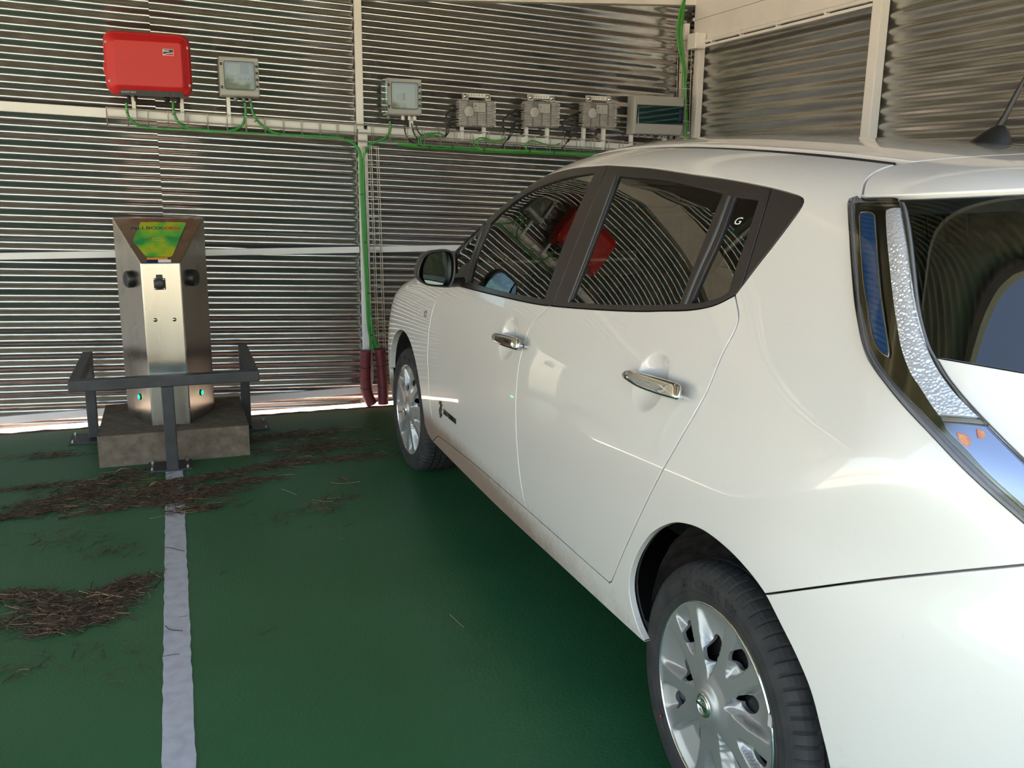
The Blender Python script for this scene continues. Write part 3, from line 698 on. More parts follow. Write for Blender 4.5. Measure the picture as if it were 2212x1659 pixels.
print('bumper seam end', p_, 'lamp ends', lamp_o[-1], lamp_i[-1], 'spoiler', sp_low[-1], 'ditch', sp_edge[0], 'belt', belt[0], belt[-1], 'top_w', top_w[0])
def arc(cu, cz, r, a0, a1, n=60): return uz(*[(cu + r * math.cos(math.radians(a0 + (a1 - a0) * k / n)), cz + r * math.sin(math.radians(a0 + (a1 - a0) * k / n))) for k in range(n + 1)])
RA = (2.705, .302, .384); FA = (.0, .305, .392)
def angat(A, p): return math.degrees(math.atan2(p[2] - A[1], p[0] - A[0]))
aS = angat(RA, bseam[0])
arch_q = px((1395, 1390), (1376, 1348), (1363, 1302), (1359, 1262), (1365, 1225), (1380, 1189), (1405, 1155), (1436, 1136), (1468, 1131), (1516, 1146), (1570, 1187), (1617, 1237), (1652, 1284))
arch_b = px((1652, 1284), (1684, 1348), (1718, 1417), (1748.5, 1491), (1770, 1572), (1790.6, 1659), (1801, 1730), (1806, 1790))
ditch = uv((2.80, .583), (2.5, .585), (2.1, .588), (1.7, .59), (1.4, .592), (1.2, .595), (1.05, .60)); ditch[0] = sp_edge[0]
sA = sp_edge[0]; ditch = join(sp_edge[:1], uv((sA[0] - .02, sA[1]), (sA[0] - .25, sA[1] + .004), (2.1, sA[1] + .010), (1.7, sA[1] + .015), (1.4, sA[1] + .015), (1.2, sA[1] + .015), (1.02, sA[1] + .013)))
pd = ditch[-1]
apil = join(ditch[-1:], uv((pd[0], pd[1]), (.8, .632), (.55, .668), (.3, .705), (.12, .735)))
# ---- white panels
tipA = belt[0]
fr_b = (.60, .345); sill0 = (.545, .285)
dbot = uz((.66, .345), (1.0, .363), (1.35, .374), (1.633, .380), (1.95, .388), (2.255, .396))
e_m = gap_m[-1]
qp = join(uz((apil[-1][0], apil[-1][2] - .012), (.18, 1.005), (belt[0][0] - .03, belt[0][2] - .004)), top_w, top_w2, door_r, dbot[::-1], uz((.66, .345), (.60, .335), (.53, .30), (.50, .285)), uz((.50, .285), (1.4, .283), (arch_q[0][0] - .02, arch_q[0][2] - .004)), arch_q, bseam, lamp_o[::-1], lamp_t0, sp_edge[::-1], ditch, apil)
panel('quarter_panel', qp, M['paint'], g=.024, flange=.016)
fd = join(belt[[i for i in range(len(belt)) if belt[i][0] > door_f[0][0] and belt[i][0] < gap_m[0][0]]], gap_m, dbot[::-1][[i for i in range(len(dbot)) if dbot[::-1][i][0] < gap_m[-1][0]]], door_f[::-1])
rd = join(belt[[i for i in range(len(belt)) if belt[i][0] > gap_m[0][0]]], door_r, dbot[::-1][[i for i in range(len(dbot)) if dbot[::-1][i][0] > gap_m[-1][0]]], gap_m[::-1])
def dish(cu, cz, a, b_, depth):
    def f(P):
        r = np.hypot((P[:, 0] - cu) / a, (P[:, 2] - cz) / b_); return np.where(r < 1, -depth * (1 - np.clip(r, 0, 1) ** 3) ** 1.7, 0) * (P[:, 1] > 0)
    return f
hd1 = px((1096, 735), (1097, 736))[0]; hd2 = px((1403, 826), (1404, 827))[0]
def dish_pts(c, a, b_):
    t = np.arange(-1, 1.01, .07); P = []
    for i in t:
        for j in t:
            if i * i + j * j < 1.05: P.append((c[0] + i * a, c[2] + j * b_))
    return chart_cap(np.vstack([uz((p[0], p[1]), (p[0] + 1e-4, p[1]), step=9)[:1] for p in P]))
D1 = panel('front_door', fd, M['paint'], g=.024, disp=dish(hd1[0], hd1[2] + .005, .074, .074, .024), extra=dish_pts(hd1, .074, .074))
D2 = panel('rear_door', rd, M['paint'], g=.024, disp=dish(hd2[0], hd2[2] + .002, .074, .074, .024), extra=dish_pts(hd2, .074, .074))
print('handles', hd1, hd2)
# front fender
hl = uz((.02, .985), (-.2, .93), (-.42, .86))
fen = join(uz((belt[0][0] - .03, belt[0][2] - .004), (.18, 1.005), (apil[-1][0], apil[-1][2] - .012)), uv((apil[-1][0] - .02, .735), (-.1, .72), (-.35, .69)), uz((-.46, .80), (-.50, .70), (-.46, .56), (-.42, .46)), arc(*FA, 160, 4)[:], uz((.43, .30), (.50, .285)), uz((.50, .285), (.53, .30), (.60, .335)), uz((.60, .335), (.655, .345))[-1:], door_f[::-1], belt[[0]])
panel('front_fender', fen, M['paint'], g=.022, flange=.03)
# roof, spoiler, hatch, glass, bumper
roof_l = uv((pd[0] + .012, pd[1] - .022), (1.2, sA[1] - .007), (1.4, sA[1] - .008), (1.7, sA[1] - .008), (2.1, sA[1] - .016), (sA[0] - .25, sA[1] - .026), (sA[0] - .03, sA[1] - .027))
wtop = uv((.86, 0), (.885, .25), (.945, .46), (pd[0] + .012, pd[1] - .022))
sr2 = seam_r[seam_r[:, 1] < sA[1] - .029]
panel('roof', sym(join(wtop, roof_l, sr2)), M['paint'], g=.035, bd=.014, mirror=False)
panel('spoiler', sym(join(seam_r[::-1], sp_edge, sp_low)), M['paint'], g=.022, mirror=False, flange=.045, round_=.004)
dl = join(ditch[2:], roof_l[::-1] * 0 + roof_l[:][::1][::-1][::-1])
panel('roof_ditch_strip', join(ditch[1:], roof_l), M['cavity'], g=.02, off=-.007, gap=-.001, flange=.006, round_=.001)
hz = .70
p1 = bseam[-1]; lo_c = vz((p1[1], p1[2]), (p1[1] * .6, p1[2] - .03), (0, p1[2] - .04))
gl_b = px((2027, 772), (2091, 783), (2212, 804)); pb = gl_b[-1]; gl_b = join(gl_b, vz((pb[1], pb[2]), (pb[1] / 2, pb[2] - .012), (0, pb[2] - .016)))
k0 = int(np.argmin(np.linalg.norm(lamp_i - gl_b[0], axis=1)))
hatch = sym(join(gl_b[::-1], lamp_i[k0:], bseam[-1:], lo_c)); TG = panel('tailgate', hatch, M['paint'], chart='rear', g=.025, mirror=False)
gl_t = join(lamp_t[-1:], sp_low[[i for i in range(len(sp_low)) if sp_low[i][1] < lamp_t[-1][1] - .01]])
panel('rear_window', sym(join(gl_t[::-1], lamp_i[:k0 + 1], gl_b)), M['glassr'], TG[0], chart='rear', g=.025, off=-.008, gap=.001, flange=.004, mirror=False)
RB = panel('rear_bumper', sym(join(lo_c[::-1], bseam[::-1], arch_b, uz((arch_b[-1][0] + .01, arch_b[-1][2] - .03), (arch_b[-1][0] + .05, .25)), vz((.70, .245), (.4, .24), (0, .24)))), M['paint'], chart='rear', g=.028, mirror=False, flange=.03)
# windshield, hood, front bumper
wsb = uv((.10, .70), (.0, .5), (-.07, .25), (-.10, 0))
WS = panel('windshield', sym(join(wtop, [uv((pd[0] + .012, pd[1] - .022), (pd[0], pd[1]))[0]], uv((pd[0] - .03, pd[1] - .006), (.8, .618), (.55, .654), (.3, .690), (.12, .718)), wsb)), M['glassf'], chart='cap', g=.03, off=-.004, mirror=False)
panel('hood', sym(join(uv((-.13, 0), (-.10, .25), (-.03, .5), (.07, .70)), uv((.07, .715), (-.1, .70), (-.35, .67), (-.45, .64)), uv((-.45, .64), (-.62, .45), (-.70, .25), (-.72, 0)))), M['paint'], g=.03, mirror=False)
panel('head_lamp', join(uv((-.10, .74), (-.35, .70), (-.46, .66)), uv((-.46, .66), (-.62, .47), (-.70, .35))[::1], uz((-.70, .70), (-.55, .68), (-.47, .70)), uz((-.46, .80), (-.30, .88), (-.12, .95))), M['lampled'], g=.02, off=.010, flange=.03) if False else None
panel('front_bumper', sym(join(uv((-.735, 0), (-.715, .25), (-.635, .45), (-.47, .64)), uz((-.47, .79), (-.515, .70), (-.475, .56), (-.435, .46)), arc(*FA, 162, 184), uz((-.40, .26), (-.6, .25)), vzf((.55, .25), (.3, .25), (0, .25)))), M['paint'], chart='front', g=.03, mirror=False, flange=.02)
# ------------------------------------------------------------------ window graphic: black frames, panes
bl = px((1190, 660), (1198, 648), (1216, 600), (1260, 487), (1306, 374.5), (1312, 356.5))
dline = px((1666, 406), (1658, 431), (1605, 606), (1590, 634), (1587, 637.5))
kd = int(np.argmin(np.linalg.norm(top_w2 - dline[0], axis=1)))
G1 = px((983.7, 544), (1010, 514), (1037, 486)) , px((1037, 486), (1028, 524), (1012.8, 565.6)), px((1012.8, 565.6), (997.6, 574), (986, 591), (984, 575), (983.7, 544))
G1 = join(*G1)
G2 = join(px((1058, 484), (1030, 552.6), (1016, 609)), px((1016, 609), (1052, 620), (1095, 630.7), (1175.5, 645)), px((1175.5, 645), (1214.5, 533), (1255.7, 433), (1283, 374)), px((1283, 374), (1268.8, 376), (1225, 384), (1182, 397), (1149.5, 411.6), (1117, 431), (1084, 458), (1058, 484)))
G3 = join(px((1233, 651), (1280, 530), (1336, 381)), px((1336, 381), (1428, 389), (1504, 404.6), (1560, 418)), px((1560, 418), (1525, 504.6), (1495, 580.5), (1467, 655)), px((1467, 655), (1402.5, 657.5), (1301, 656), (1233, 651)))
G4 = join(px((1588, 427), (1557, 512), (1522, 588), (1494, 653)), px((1494, 653), (1516.5, 651.5), (1554.4, 641), (1573, 628)), px((1573, 628), (1587, 583), (1605, 532.4), (1637, 434)), px((1637, 434), (1612, 430), (1588, 427)))
beltF = belt[[i for i in range(len(belt)) if belt[i][0] < bl[0][0]]]; beltR = belt[[i for i in range(len(belt)) if belt[i][0] > bl[0][0]]]
BT = M['blacktrim']
FFr = panel('window_frame', join(beltF, bl, top_w[::-1]), BT, D1, g=.03, bd=.008, holes=[G1, G2], gap=.0012)
RFr = panel('window_frame', join(beltR[:-1], dline[::-1], top_w2[:kd + 1][::-1], bl[::-1]), BT, D2, g=.03, bd=.008, holes=[G3, G4], gap=.0012)
panel('pillar_cover', join(dline[::-1], top_w2[kd:]), BT, None, g=.03, gap=.0012, off=-.001)
for nm, G_, pr in (('quarter_window', G1, D1), ('door_window', G2, D1), ('door_window', G3, D2), ('quarter_window', G4, D2)):
    panel(nm, G_, M['glassf'], pr, g=.03, off=-.006, gap=-.003, flange=.004, round_=.001)
def surf_tube(name, pts, r, mat, parent, lift=.001, mirror=True, n=8):
    out = []; N_3 = grad(pts)
    for s in ((1, -1) if mirror else (1,)):
        mb = MB(); q = (pts + N_3 * lift) * [1, s, 1]; mb.tube([Vector(p) for p in W3(q)], r, n); pa = parent[0 if s == 1 else 1] if isinstance(parent, (list, tuple)) else parent
        out.append(mb.build(name, mat, pa))
    return out
M['satin'] = material('satin_grey_trim', (.05, .05, .052), .4, coat=.2)
surf_tube('division_bar', px((1576, 424), (1545, 508), (1510, 586), (1481, 657)), .0055, M['satin'], D2, .000)
surf_tube('glass_run', px((1228, 653), (1275, 530), (1331, 379)), .004, M['satin'], D2, .000)
surf_tube('division_bar', px((1048, 482), (1025, 545), (1007, 611)), .0055, M['satin'], D1, .000)
# hand-written letter on the small rear pane
c = px((1590, 477), (1591, 477))[0]; nn = grad(c[None])[0]; wz = lambda a: Vector((-a[1], -a[0], a[2]))
gp = root  # (keeps the name free)
def on_surf(mb, geo, c, du, nn, lift, mi=0, flip=1):
    """thin lettering on the left side of the body; du = direction of reading in (u, z)"""
    x = np.array([du[0], 0, du[1]]); x = x - nn * (x @ nn); x /= np.linalg.norm(x); o = c + nn * lift
    place_geo(mb, geo, Vector(W3(o)[0]), wz(x), wz(nn).cross(wz(x)), mi)
mb = MB(); on_surf(mb, text_geo('G', .024, bold=.0001, sx=1.6, shear=.3), c, (1, .05), nn, -.0035); mb.build('lettering', M['whiteprint'], D2[0])
# ------------------------------------------------------------------ handles
def handle(name, pts, parent, key=False):
    outl = px(*pts, pts[0], step=3)[:-1]; D = outl - np.array([CYf, CXc, CAM[2]]); D /= np.linalg.norm(D, axis=1, keepdims=True)
    n3 = grad(outl); cosv = np.abs(np.einsum('ij,ij->i', D, n3)); 
    def at(h, sc):
        c_ = outl.mean(0); q = c_ + (outl - c_) * sc; nq = grad(inv_cap(chart_cap(q))).mean(0); nq /= np.linalg.norm(nq); Dm = D.mean(0); return q - Dm * (h / max(.2, abs(Dm @ nq)))
    secs = [(.018, .90), (.022, .97), (.028, 1.0), (.034, .97), (.038, .88), (.040, .70), (.041, .4), (.0412, .12)]
    for s in (1, -1):
        vs = []; fs = []
        for h, sc in secs: vs += [Vector(p) for p in W3(at(h, sc) * [1, s, 1])]
        k = len(outl)
        for i in range(len(secs) - 1):
            for j in range(k): fs.append((i * k + j, i * k + (j + 1) % k, (i + 1) * k + (j + 1) % k, (i + 1) * k + j))
        fs.append(tuple(range(k))); fs.append(tuple(range((len(secs) - 1) * k, len(secs) * k)))
        mb = MB(); mb.add(vs, fs, 0, True)
        # the two feet that carry the grip
        q = at(.02, 1.0); base = np.array([q[np.argmin(q[:, 0])] , q[np.argmax(q[:, 0])]]); c_ = q.mean(0)
        for b_, fr in ((base[0], .72), (base[1], .80)):
            m_ = c_ + (b_ - c_) * fr; surf = inv_cap(chart_cap(m_[None]))[0]; nn_ = grad(surf[None])[0]
            mb.tube([Vector(p) for p in W3(np.array([surf - nn_ * .004, m_ + nn_ * .004]) * [1, s, 1])], .010, 10)
        o_ = mb.build(name, M['chrome'], parent[0 if s == 1 else 1])
        if key and s == 1:
            c2 = at(.0405, 1.0); p = c2.mean(0) + (c2[np.argmax(c2[:, 0])] - c2.mean(0)) * .45; nn_ = grad(inv_cap(chart_cap(p[None])))[0]
            mb = MB(); mb.lathe(Vector(W3(p)[0]), wz(nn_), [(.011, -.004), (.011, .001), (.009, .0025), (0, .0025)], 20); 
handle('door_handle', [(1343.8, 807.7), (1349.7, 801.8), (1361.7, 799.8), (1389.5, 806.7), (1429.3, 817.7), (1459, 826.6), (1469, 832.6), (1470.6, 839.6), (1468, 857.5), (1463, 863.4), (1455, 862.4), (1419.3, 852.5), (1379.6, 837.6), (1355.7, 823.6), (1344.8, 813.7)], D2)
handle('door_handle', [(1061.9, 727.5), (1063.9, 722), (1069.3, 719.3), (1084.2, 721.4), (1108, 726.8), (1118, 730), (1122, 734), (1122.9, 741), (1120, 752.5), (1116, 756.6), (1104.6, 753.9), (1084.2, 747), (1070.7, 739.7), (1063, 732.9)], D1, True)
# ------------------------------------------------------------------ door badge, side repeater
M['badge'] = material('dark_chrome_badge', (.10, .10, .085), .25, .9)
mb = MB(); c = px((972, 900), (973, 900))[0]; nn = grad(c[None])[0]
on_surf(mb, text_geo('ZERO EMISSION', .030, depth=.0012, bold=.0006, sx=.82), c, (1, -.0), nn, .0018)
c = px((953, 884), (954, 884))[0]; nn = grad(c[None])[0]
def bs(du, dz): return Vector(W3(c + np.array([du, 0, dz]) + nn * .002)[0])
mb.tube([bs(.016 * math.cos(t), .018 * math.sin(t) - .010) for t in np.linspace(.3, 5.9, 20)], .0035, 6); mb.tube([bs(0, -.035), bs(.0, .0), bs(.004, .035)], .0045, 6); mb.tube([bs(-.016, .03), bs(-.010, .02)], .0045, 6); mb.tube([bs(.004, .012), bs(.020, .022)], .0035, 6)
mb.build('badge', M['badge'], D1[0])
c = px((920, 678), (921, 678))[0]; nn = grad(c[None])[0]
mb = MB(); mb.lathe(Vector(W3(c)[0]), wz(nn), [(.016, -.002), (.015, .004), (.009, .007), (0, .008)], 20); mb.build('side_repeater', M['gasket'], CAR)
# ------------------------------------------------------------------ tail lamps
lfull = join(lamp_o, lamp_i[::-1], lamp_t[::-1], lamp_t0[::-1])
TL = panel('tail_lamp', lfull, M['gasket'], None, g=.03, off=-.004, gap=-.001, bd=.012, round_=.001)
hs = join(px((1847.5, 444), (1847, 475), (1851.6, 540), (1857, 640), (1863, 670), (1869.7, 700), (1877, 736), (1889, 766.5), (1910, 800), (1949.6, 848), (2001, 900), (2076, 978), (2136, 1036), (2212, 1103), (2262, 1146)), px((2280, 1068), (2212, 1003), (2139, 931), (2087, 872), (2044, 818), (2020, 778), (2002, 745), (1987, 700), (1976, 640), (1961, 508), (1952, 451)), px((1952, 451), (1948, 440), (1938, 436.5), (1852, 438), (1847.5, 444), step=4))
panel('lamp_housing', hs, M['dchrome'], TL, g=.02, off=.001, gap=0, flange=.006, bd=.008, round_=.001)
bs_ = join(px((1860, 466), (1863.5, 540), (1869, 610), (1877, 660), (1883, 700), (1892, 739), (1907, 763.5), (1919, 771)), px((1919, 771), (1924, 766), (1913, 685), (1907, 640), (1901.5, 584), (1895, 497), (1893, 469)), px((1893, 469), (1884, 462), (1866, 461), (1860, 466), step=4))
panel('reflector_strip', bs_, M['lampblue'], TL, g=.02, off=.004, gap=0, flange=.004, bd=.008, round_=.001)
fr_ = grad(bs_); 
surf_tube('reflector_rim', resample(inset(bs_, 0), .01), .0012, material('pale_gold_rim', (.55, .50, .30), .25, .9), TL, .005)
led_o = join(px((1918, 458), (1916.7, 469), (1921, 529.5), (1932, 640), (1940.5, 700), (1949.6, 754.5), (1967.6, 805.7), (1988.7, 838.9), (2012.8, 878), (2028, 897.6)), px((2028, 897.6), (2070, 900), (2114, 904)), px((2114, 904), (2067, 857), (2031, 808.7), (2006.8, 760.5), (1988.7, 700), (1975.5, 640), (1960, 529.5), (1949, 466.6), (1948, 453)), px((1948, 453), (1932, 452.5), (1918, 458)))
panel('led_optic', led_o, M['lampled'], TL, g=.012, off=.006, gap=0, flange=.006, bd=.007, round_=.001)
panel('lamp_divider', join(px((2031, 901), (2070, 904), (2118, 908)), px((2118, 908), (2131, 919)), px((2131, 919), (2080, 914), (2036, 911)), px((2036, 911), (2031, 901))), material('beige_divider', (.30, .27, .20), .3, .6), TL, g=.02, off=.005, gap=0, flange=.003, bd=.008, round_=.001)
panel('indicator_reflector', join(px((2036, 913), (2080, 916), (2133, 922)), px((2133, 922), (2212, 1003), (2277, 1066)), px((2277, 1066), (2270, 1100), (2255, 1137)), px((2255, 1137), (2212, 1095), (2136, 1026), (2085, 970), (2050, 935), (2036, 913))), M['lampsil'], TL, g=.02, off=.003, gap=0, flange=.003, bd=.008, round_=.001)
for k, pts in enumerate((((2066, 935), (2088, 942), (2096, 958), (2088, 966), (2072, 954)), ((2108, 928), (2124, 934), (2126, 946), (2112, 948)))):
    panel('indicator_bulb', px(*pts, pts[0], step=3)[:-1], M['amber'], TL, g=.01, off=.007, gap=0, flange=.004, bd=.005, round_=.001)
panel('lamp_cover', lfull, M['lampcover'], TL, g=.03, off=.013, gap=.004, flange=.014, bd=.012, round_=.004)
# ------------------------------------------------------------------ aerial
mb = MB(); ab = on(2142, 310, 0, 1.885); ab = Vector((1.885, ab.y, 0)); az = float(uv((CYf - ab.y, 0.0), (CYf - ab.y, .02))[0][2]); ab.z = az
secs = []
for k in range(9):
    t = k / 8; secs.append((.030 * (1 - t) ** .7 + .009, .052 * (1 - t) ** .8 + .010, .045 * t, -.010 + .028 * t))
vs = []; fs = []; n_ = 24
for (a, b_, h, dy) in secs:
    for i in range(n_): th = 2 * PI * i / n_; vs.append(ab + Vector((a * math.cos(th), -dy + b_ * math.sin(th) + (0), h - .004)))
for k in range(8):
    for i in range(n_): fs.append((k * n_ + i, k * n_ + (i + 1) % n_, (k + 1) * n_ + (i + 1) % n_, (k + 1) * n_ + i))
fs.append(tuple(range(8 * n_, 9 * n_))); mb.add(vs, fs, 0, True)
# whip leans back
top = on(2235, 128, 0, 1.885)
pA = ab + Vector((0, -.018, .04)); d_ = (top - pA)
mb.tube([pA, pA + d_ * .12, pA + d_ * .14, pA + d_ * .55, pA + d_ * .57, pA + d_ * 1.0], .006, 10, rs=[.010, .0085, .007, .0062, .0045, .003]); mb.build('aerial', M['black'], CAR)
# ------------------------------------------------------------------ door mirror
Ym = 3.39
HO = [(967, 539.5), (950, 540.5), (932.5, 543), (916, 552.5), (906.5, 572), (902, 590.5), (904, 602.5), (914, 613), (932.5, 619), (965, 621.5), (972, 620), (980, 607), (984, 585), (983.5, 561), (979, 546)]
GO = [(961, 544.4), (930, 548), (920.6, 556), (912, 576), (910.5, 589.5), (913, 602.5), (924, 612), (965, 615.5), (975, 602.5), (978, 581), (975, 556), (968, 546)]
for s in (1, -1):
    def pm(x, y, dy=0.0): p = on(x, y, 1, Ym + dy); return p if s == 1 else Vector((2 * CXc - p.x, p.y, p.z))
    ho = [pm(x, y) for x, y in catmull(HO, 4, True)]; go = [pm(x, y, .004) for x, y in catmull(GO, 4, True)]
    c_ = sum(ho, Vector()) / len(ho); k = len(ho); vs = []; fs = []
    for sc, dy in ((.90, -.0), (.95, -.004), (.985, -.003), (1.0, .004), (1.0, .03), (.97, .06), (.88, .095), (.70, .122), (.42, .138), (.12, .143)):
        vs += [c_ + (p - c_) * sc + Vector((0, dy, 0)) for p in ho]
    for i in range(9):
        for j in range(k): fs.append((i * k + j, i * k + (j + 1) % k, (i + 1) * k + (j + 1) % k, (i + 1) * k + j))
    fs.append(tuple(range(9 * k, 10 * k))); mb = MB(); mb.add(vs, fs, 0, True)
    a_ = pm(972, 610, .05); b_ = pm(1000, 606, .10); b_ = Vector((a_.x + (.13 if s == 1 else -.13), b_.y, a_.z - .002))
    mb.tube([a_ - (b_ - a_) * .3, a_, a_.lerp(b_, .5), b_], .02, 12, rs=[.016, .020, .020, .024]); mo = mb.build('door_mirror', BT, D1[0 if s == 1 else 1])
    gc = sum(go, Vector()) / len(go); vs = [gc + Vector((0, -.001, 0))] + [gc + (p - gc) * .5 + Vector((0, -.0006, 0)) for p in go] + go; k = len(go)
    # slightly turned towards the driver and gently convex
    tw = .34 * (1 if s == 1 else -1); vs = [v + Vector((0, (v.x - gc.x) * tw - .02 * (v.z - gc.z), 0)) for v in vs]
    mb = MB(); mb.add(vs, [(0, 1 + j, 1 + (j + 1) % k) for j in range(k)] + [(1 + j, 1 + k + j, 1 + k + (j + 1) % k, 1 + (j + 1) % k) for j in range(k)], 0, True); mb.build('mirror_glass', M['mirror'], mo)
# ------------------------------------------------------------------ wheels
RT, RC = .306, .2214
def wheel_meshes():
    # tyre: profile (radius, outward offset), grooves cut across the shoulder
    prof = [(.205, -.030), (.212, -.012), (.222, -.004), (.232, .0015), (.250, .005), (.268, .0045), (.281, -.001), (.289, -.006), (.296, -.013), (.3015, -.022), (.3045, -.034), (.3055, -.046),
            (.3058, -.0555), (.2985, -.056), (.2985, -.0625), (.306, -.063), (.306, -.088), (.2985, -.0885), (.2985, -.0965), (.306, -.097), (.306, -.121), (.2985, -.1215), (.2985, -.1295), (.306, -.130), (.3055, -.155), (.3045, -.167), (.300, -.183), (.289, -.197), (.268, -.203), (.23, -.198), (.205, -.180), (.205, -.030)]
    n = 420; vs = []; fs = []
    for (r, h) in prof:
        for k in range(n):
            rr = r; hh_ = h
            sh = (.289 <= r and (-.05 < h < -.004)); sh2 = (r > .28 and h < -.156)
            if (sh or sh2) and k % 6 == 0: rr -= .0035; hh_ -= .002 if sh else 0
            if k % 6 in (0,) and r > .3 and (-.13 < h < -.05): rr -= .002
            a = 2 * PI * (k + (h * 60 if sh else 0) * .35) / n; vs.append((hh_, rr * math.cos(a), rr * math.sin(a)))
    for i in range(len(prof) - 1):
        for k in range(n): fs.append((i * n + k, i * n + (k + 1) % n, (i + 1) * n + (k + 1) % n, (i + 1) * n + k))
    mb = MB(); mb.add(vs, fs, 0, False)
    # raised sidewall lettering
    def letters(txt, size, r, a_mid, step):
        for i, ch in enumerate(txt):
            if ch == ' ': continue
            a = math.radians(a_mid - (i - (len(txt) - 1) / 2) * step); g_ = text_geo(ch, size, depth=.0009, bold=.0007)
            # left wheel seen from outside: +y(local) is rearward = right in the picture
            o = Vector((.0055, math.cos(a) * r, math.sin(a) * r)); rad = Vector((0, math.cos(a), math.sin(a))); tg_ = Vector((0, math.sin(a), -math.cos(a)))
            mb.add([o + tg_ * v.x + rad * v.y + Vector((1, 0, 0)) * v.z for v in g_[0]], g_[1])
    letters('MICHELIN', .026, .259, 96, 6.0)
    mb.lathe((.0045, 0, 0), (1, 0, 0), [(.2385, -.002), (.2395, .0012), (.2415, .0012), (.2425, -.002)], 90)
    ty = mb
    # hub cover: ten pockets between split spokes, one opening in each
    def pocket(r, a):
        """depth of the pockets; a in degrees"""
        d = 0.0
        a = a % 72
        # wide pocket centred on 25 deg, narrow one on 61 deg
        da = (a - 25 + 36) % 72 - 36; db = (a - 61 + 36) % 72 - 36
        wa = np.interp(r, [.060, .075, .10, .13, .17, .205, .215], [0, 5, 12, 15.0, 15.5, 16, 13]); wb = np.interp(r, [.105, .120, .15, .18, .205, .215], [0, 5, 8, 8.5, 9, 7])
        if wa > 0 and abs(da) < wa: e = 1 - (abs(da) / wa) ** 2.2; d = max(d, .026 * min(1, e * 2.6) * np.interp(r, [.06, .09, .15, .200, .214], [.2, 1, .95, .35, .05]))
        if wb > 0 and abs(db) < wb: e = 1 - (abs(db) / wb) ** 2.2; d = max(d, .020 * min(1, e * 2.6) * np.interp(r, [.105, .13, .17, .200, .214], [.2, 1, 1, .4, .05]))
        return d
    def hgt(r, a):
        base = np.interp(r, [0, .028, .034, .045, .07, .12, .18, .212, .2185, .2214], [.014, .014, .013, .004, -.001, -.003, -.005, -.006, -.0035, -.006])
        return base - pocket(r, math.degrees(a))
    holes = []
    for k in range(5):
        for (am, r0, r1, w_) in ((25 + 4, .088, .150, 8.5), (61 + 2, .135, .185, 6.5)):
            L = []
            for t in np.linspace(0, 2 * PI, 22, endpoint=False):
                r = (r0 + r1) / 2 + (r1 - r0) / 2 * math.sin(t); aa = math.radians(am + 72 * k + w_ * math.cos(t) * (1.15 - .25 * math.sin(t))); L.append((r * math.cos(aa), r * math.sin(aa)))
            holes.append(L)
    pts = []; E = []
    no = 300; pts += [(RC * math.cos(2 * PI * i / no), RC * math.sin(2 * PI * i / no)) for i in range(no)]; E += [(i, (i + 1) % no) for i in range(no)]
    for L in holes: o = len(pts); pts += L; E += [(o + i, o + (i + 1) % len(L)) for i in range(len(L))]
    hp = [np.array(L) for L in holes]; grid = []
    for r in np.r_[np.arange(.006, .052, .004), np.arange(.052, .2205, .0034), .2185]:
        m_ = max(8, int(2 * PI * r / .0036))
        for i in range(m_): grid.append((r * math.cos(2 * PI * i / m_), r * math.sin(2 * PI * i / m_)))
    Gd = np.array(grid); ok = np.ones(len(Gd), bool)
    for h in hp:
        ok &= ~inside(h, Gd)
        dm = np.min(np.hypot(Gd[:, None, 0] - h[None, :, 0], Gd[:, None, 1] - h[None, :, 1]), 1); ok &= dm > .0018
    Gd = Gd[ok]; allp = pts + [tuple(p) for p in Gd]
    res = delaunay_2d_cdt([Vector(p) for p in allp], E, [], 0, 1e-6, False); ov = np.array([tuple(v) for v in res[0]]); fc = [tuple(f) for f in res[2]]
    cen = np.array([ov[list(f)].mean(0) for f in fc]); ok = np.ones(len(fc), bool)
    for h in hp: ok &= ~inside(h, cen)
    fc = [f for f, k in zip(fc, ok) if k]
    cv = [(hgt(math.hypot(*p), math.atan2(p[1], p[0])), p[0], p[1]) for p in ov]
    hc = MB(); hc.add(cv, fc, 0, True)
    # returns of the openings and the bright outer ring
    for L in holes:
        n_ = len(L); a = [Vector((hgt(math.hypot(*p), math.atan2(p[1], p[0])), p[0], p[1])) for p in L]; hc.add(a + [p - Vector((.010, 0, 0)) for p in a], [(i, (i + 1) % n_, n_ + (i + 1) % n_, n_ + i) for i in range(n_)], 0, True)
    hc.lathe((0, 0, 0), (1, 0, 0), [(.2214, -.006), (.2214, -.016), (.214, -.020)], 120)
    hc.lathe((0, 0, 0), (1, 0, 0), [(.2175, -.005), (.2185, -.0015), (.2205, -.0015), (.2222, -.006)], 120, 1)
    # steel rim behind
    rm = MB(); rm.lathe((0, 0, 0), (1, 0, 0), [(.0, -.055), (.06, -.052), (.09, -.040), (.13, -.042), (.165, -.060), (.185, -.070), (.19, -.03), (.205, -.018), (.213, -.010), (.216, -.012), (.206, -.03), (.206, -.18)], 90)
    for k in range(5): a = 2 * PI * k / 5 + .3; rm.lathe((-.045, .057 * math.cos(a), .057 * math.sin(a)), (1, 0, 0), [(.009, -.01), (.009, .012), (0, .014)], 6)
    em = MB(); em.lathe((.0125, 0, 0), (1, 0, 0), [(.0265, -.002), (.0265, .002), (.024, .0035), (.0, .0015)], 48)
    t_ = [(.0165 + .0, .0195 * math.cos(t), .0195 * math.sin(t)) for t in np.linspace(0, 2 * PI, 40, endpoint=False)]; em.tube(t_, .0022, 8, closed=True)
    em.box((.0170, 0, 0), (.003, .047, .0085), bev=.001)
    return ty, hc, rm, em
ty, hc, rm, em = wheel_meshes()
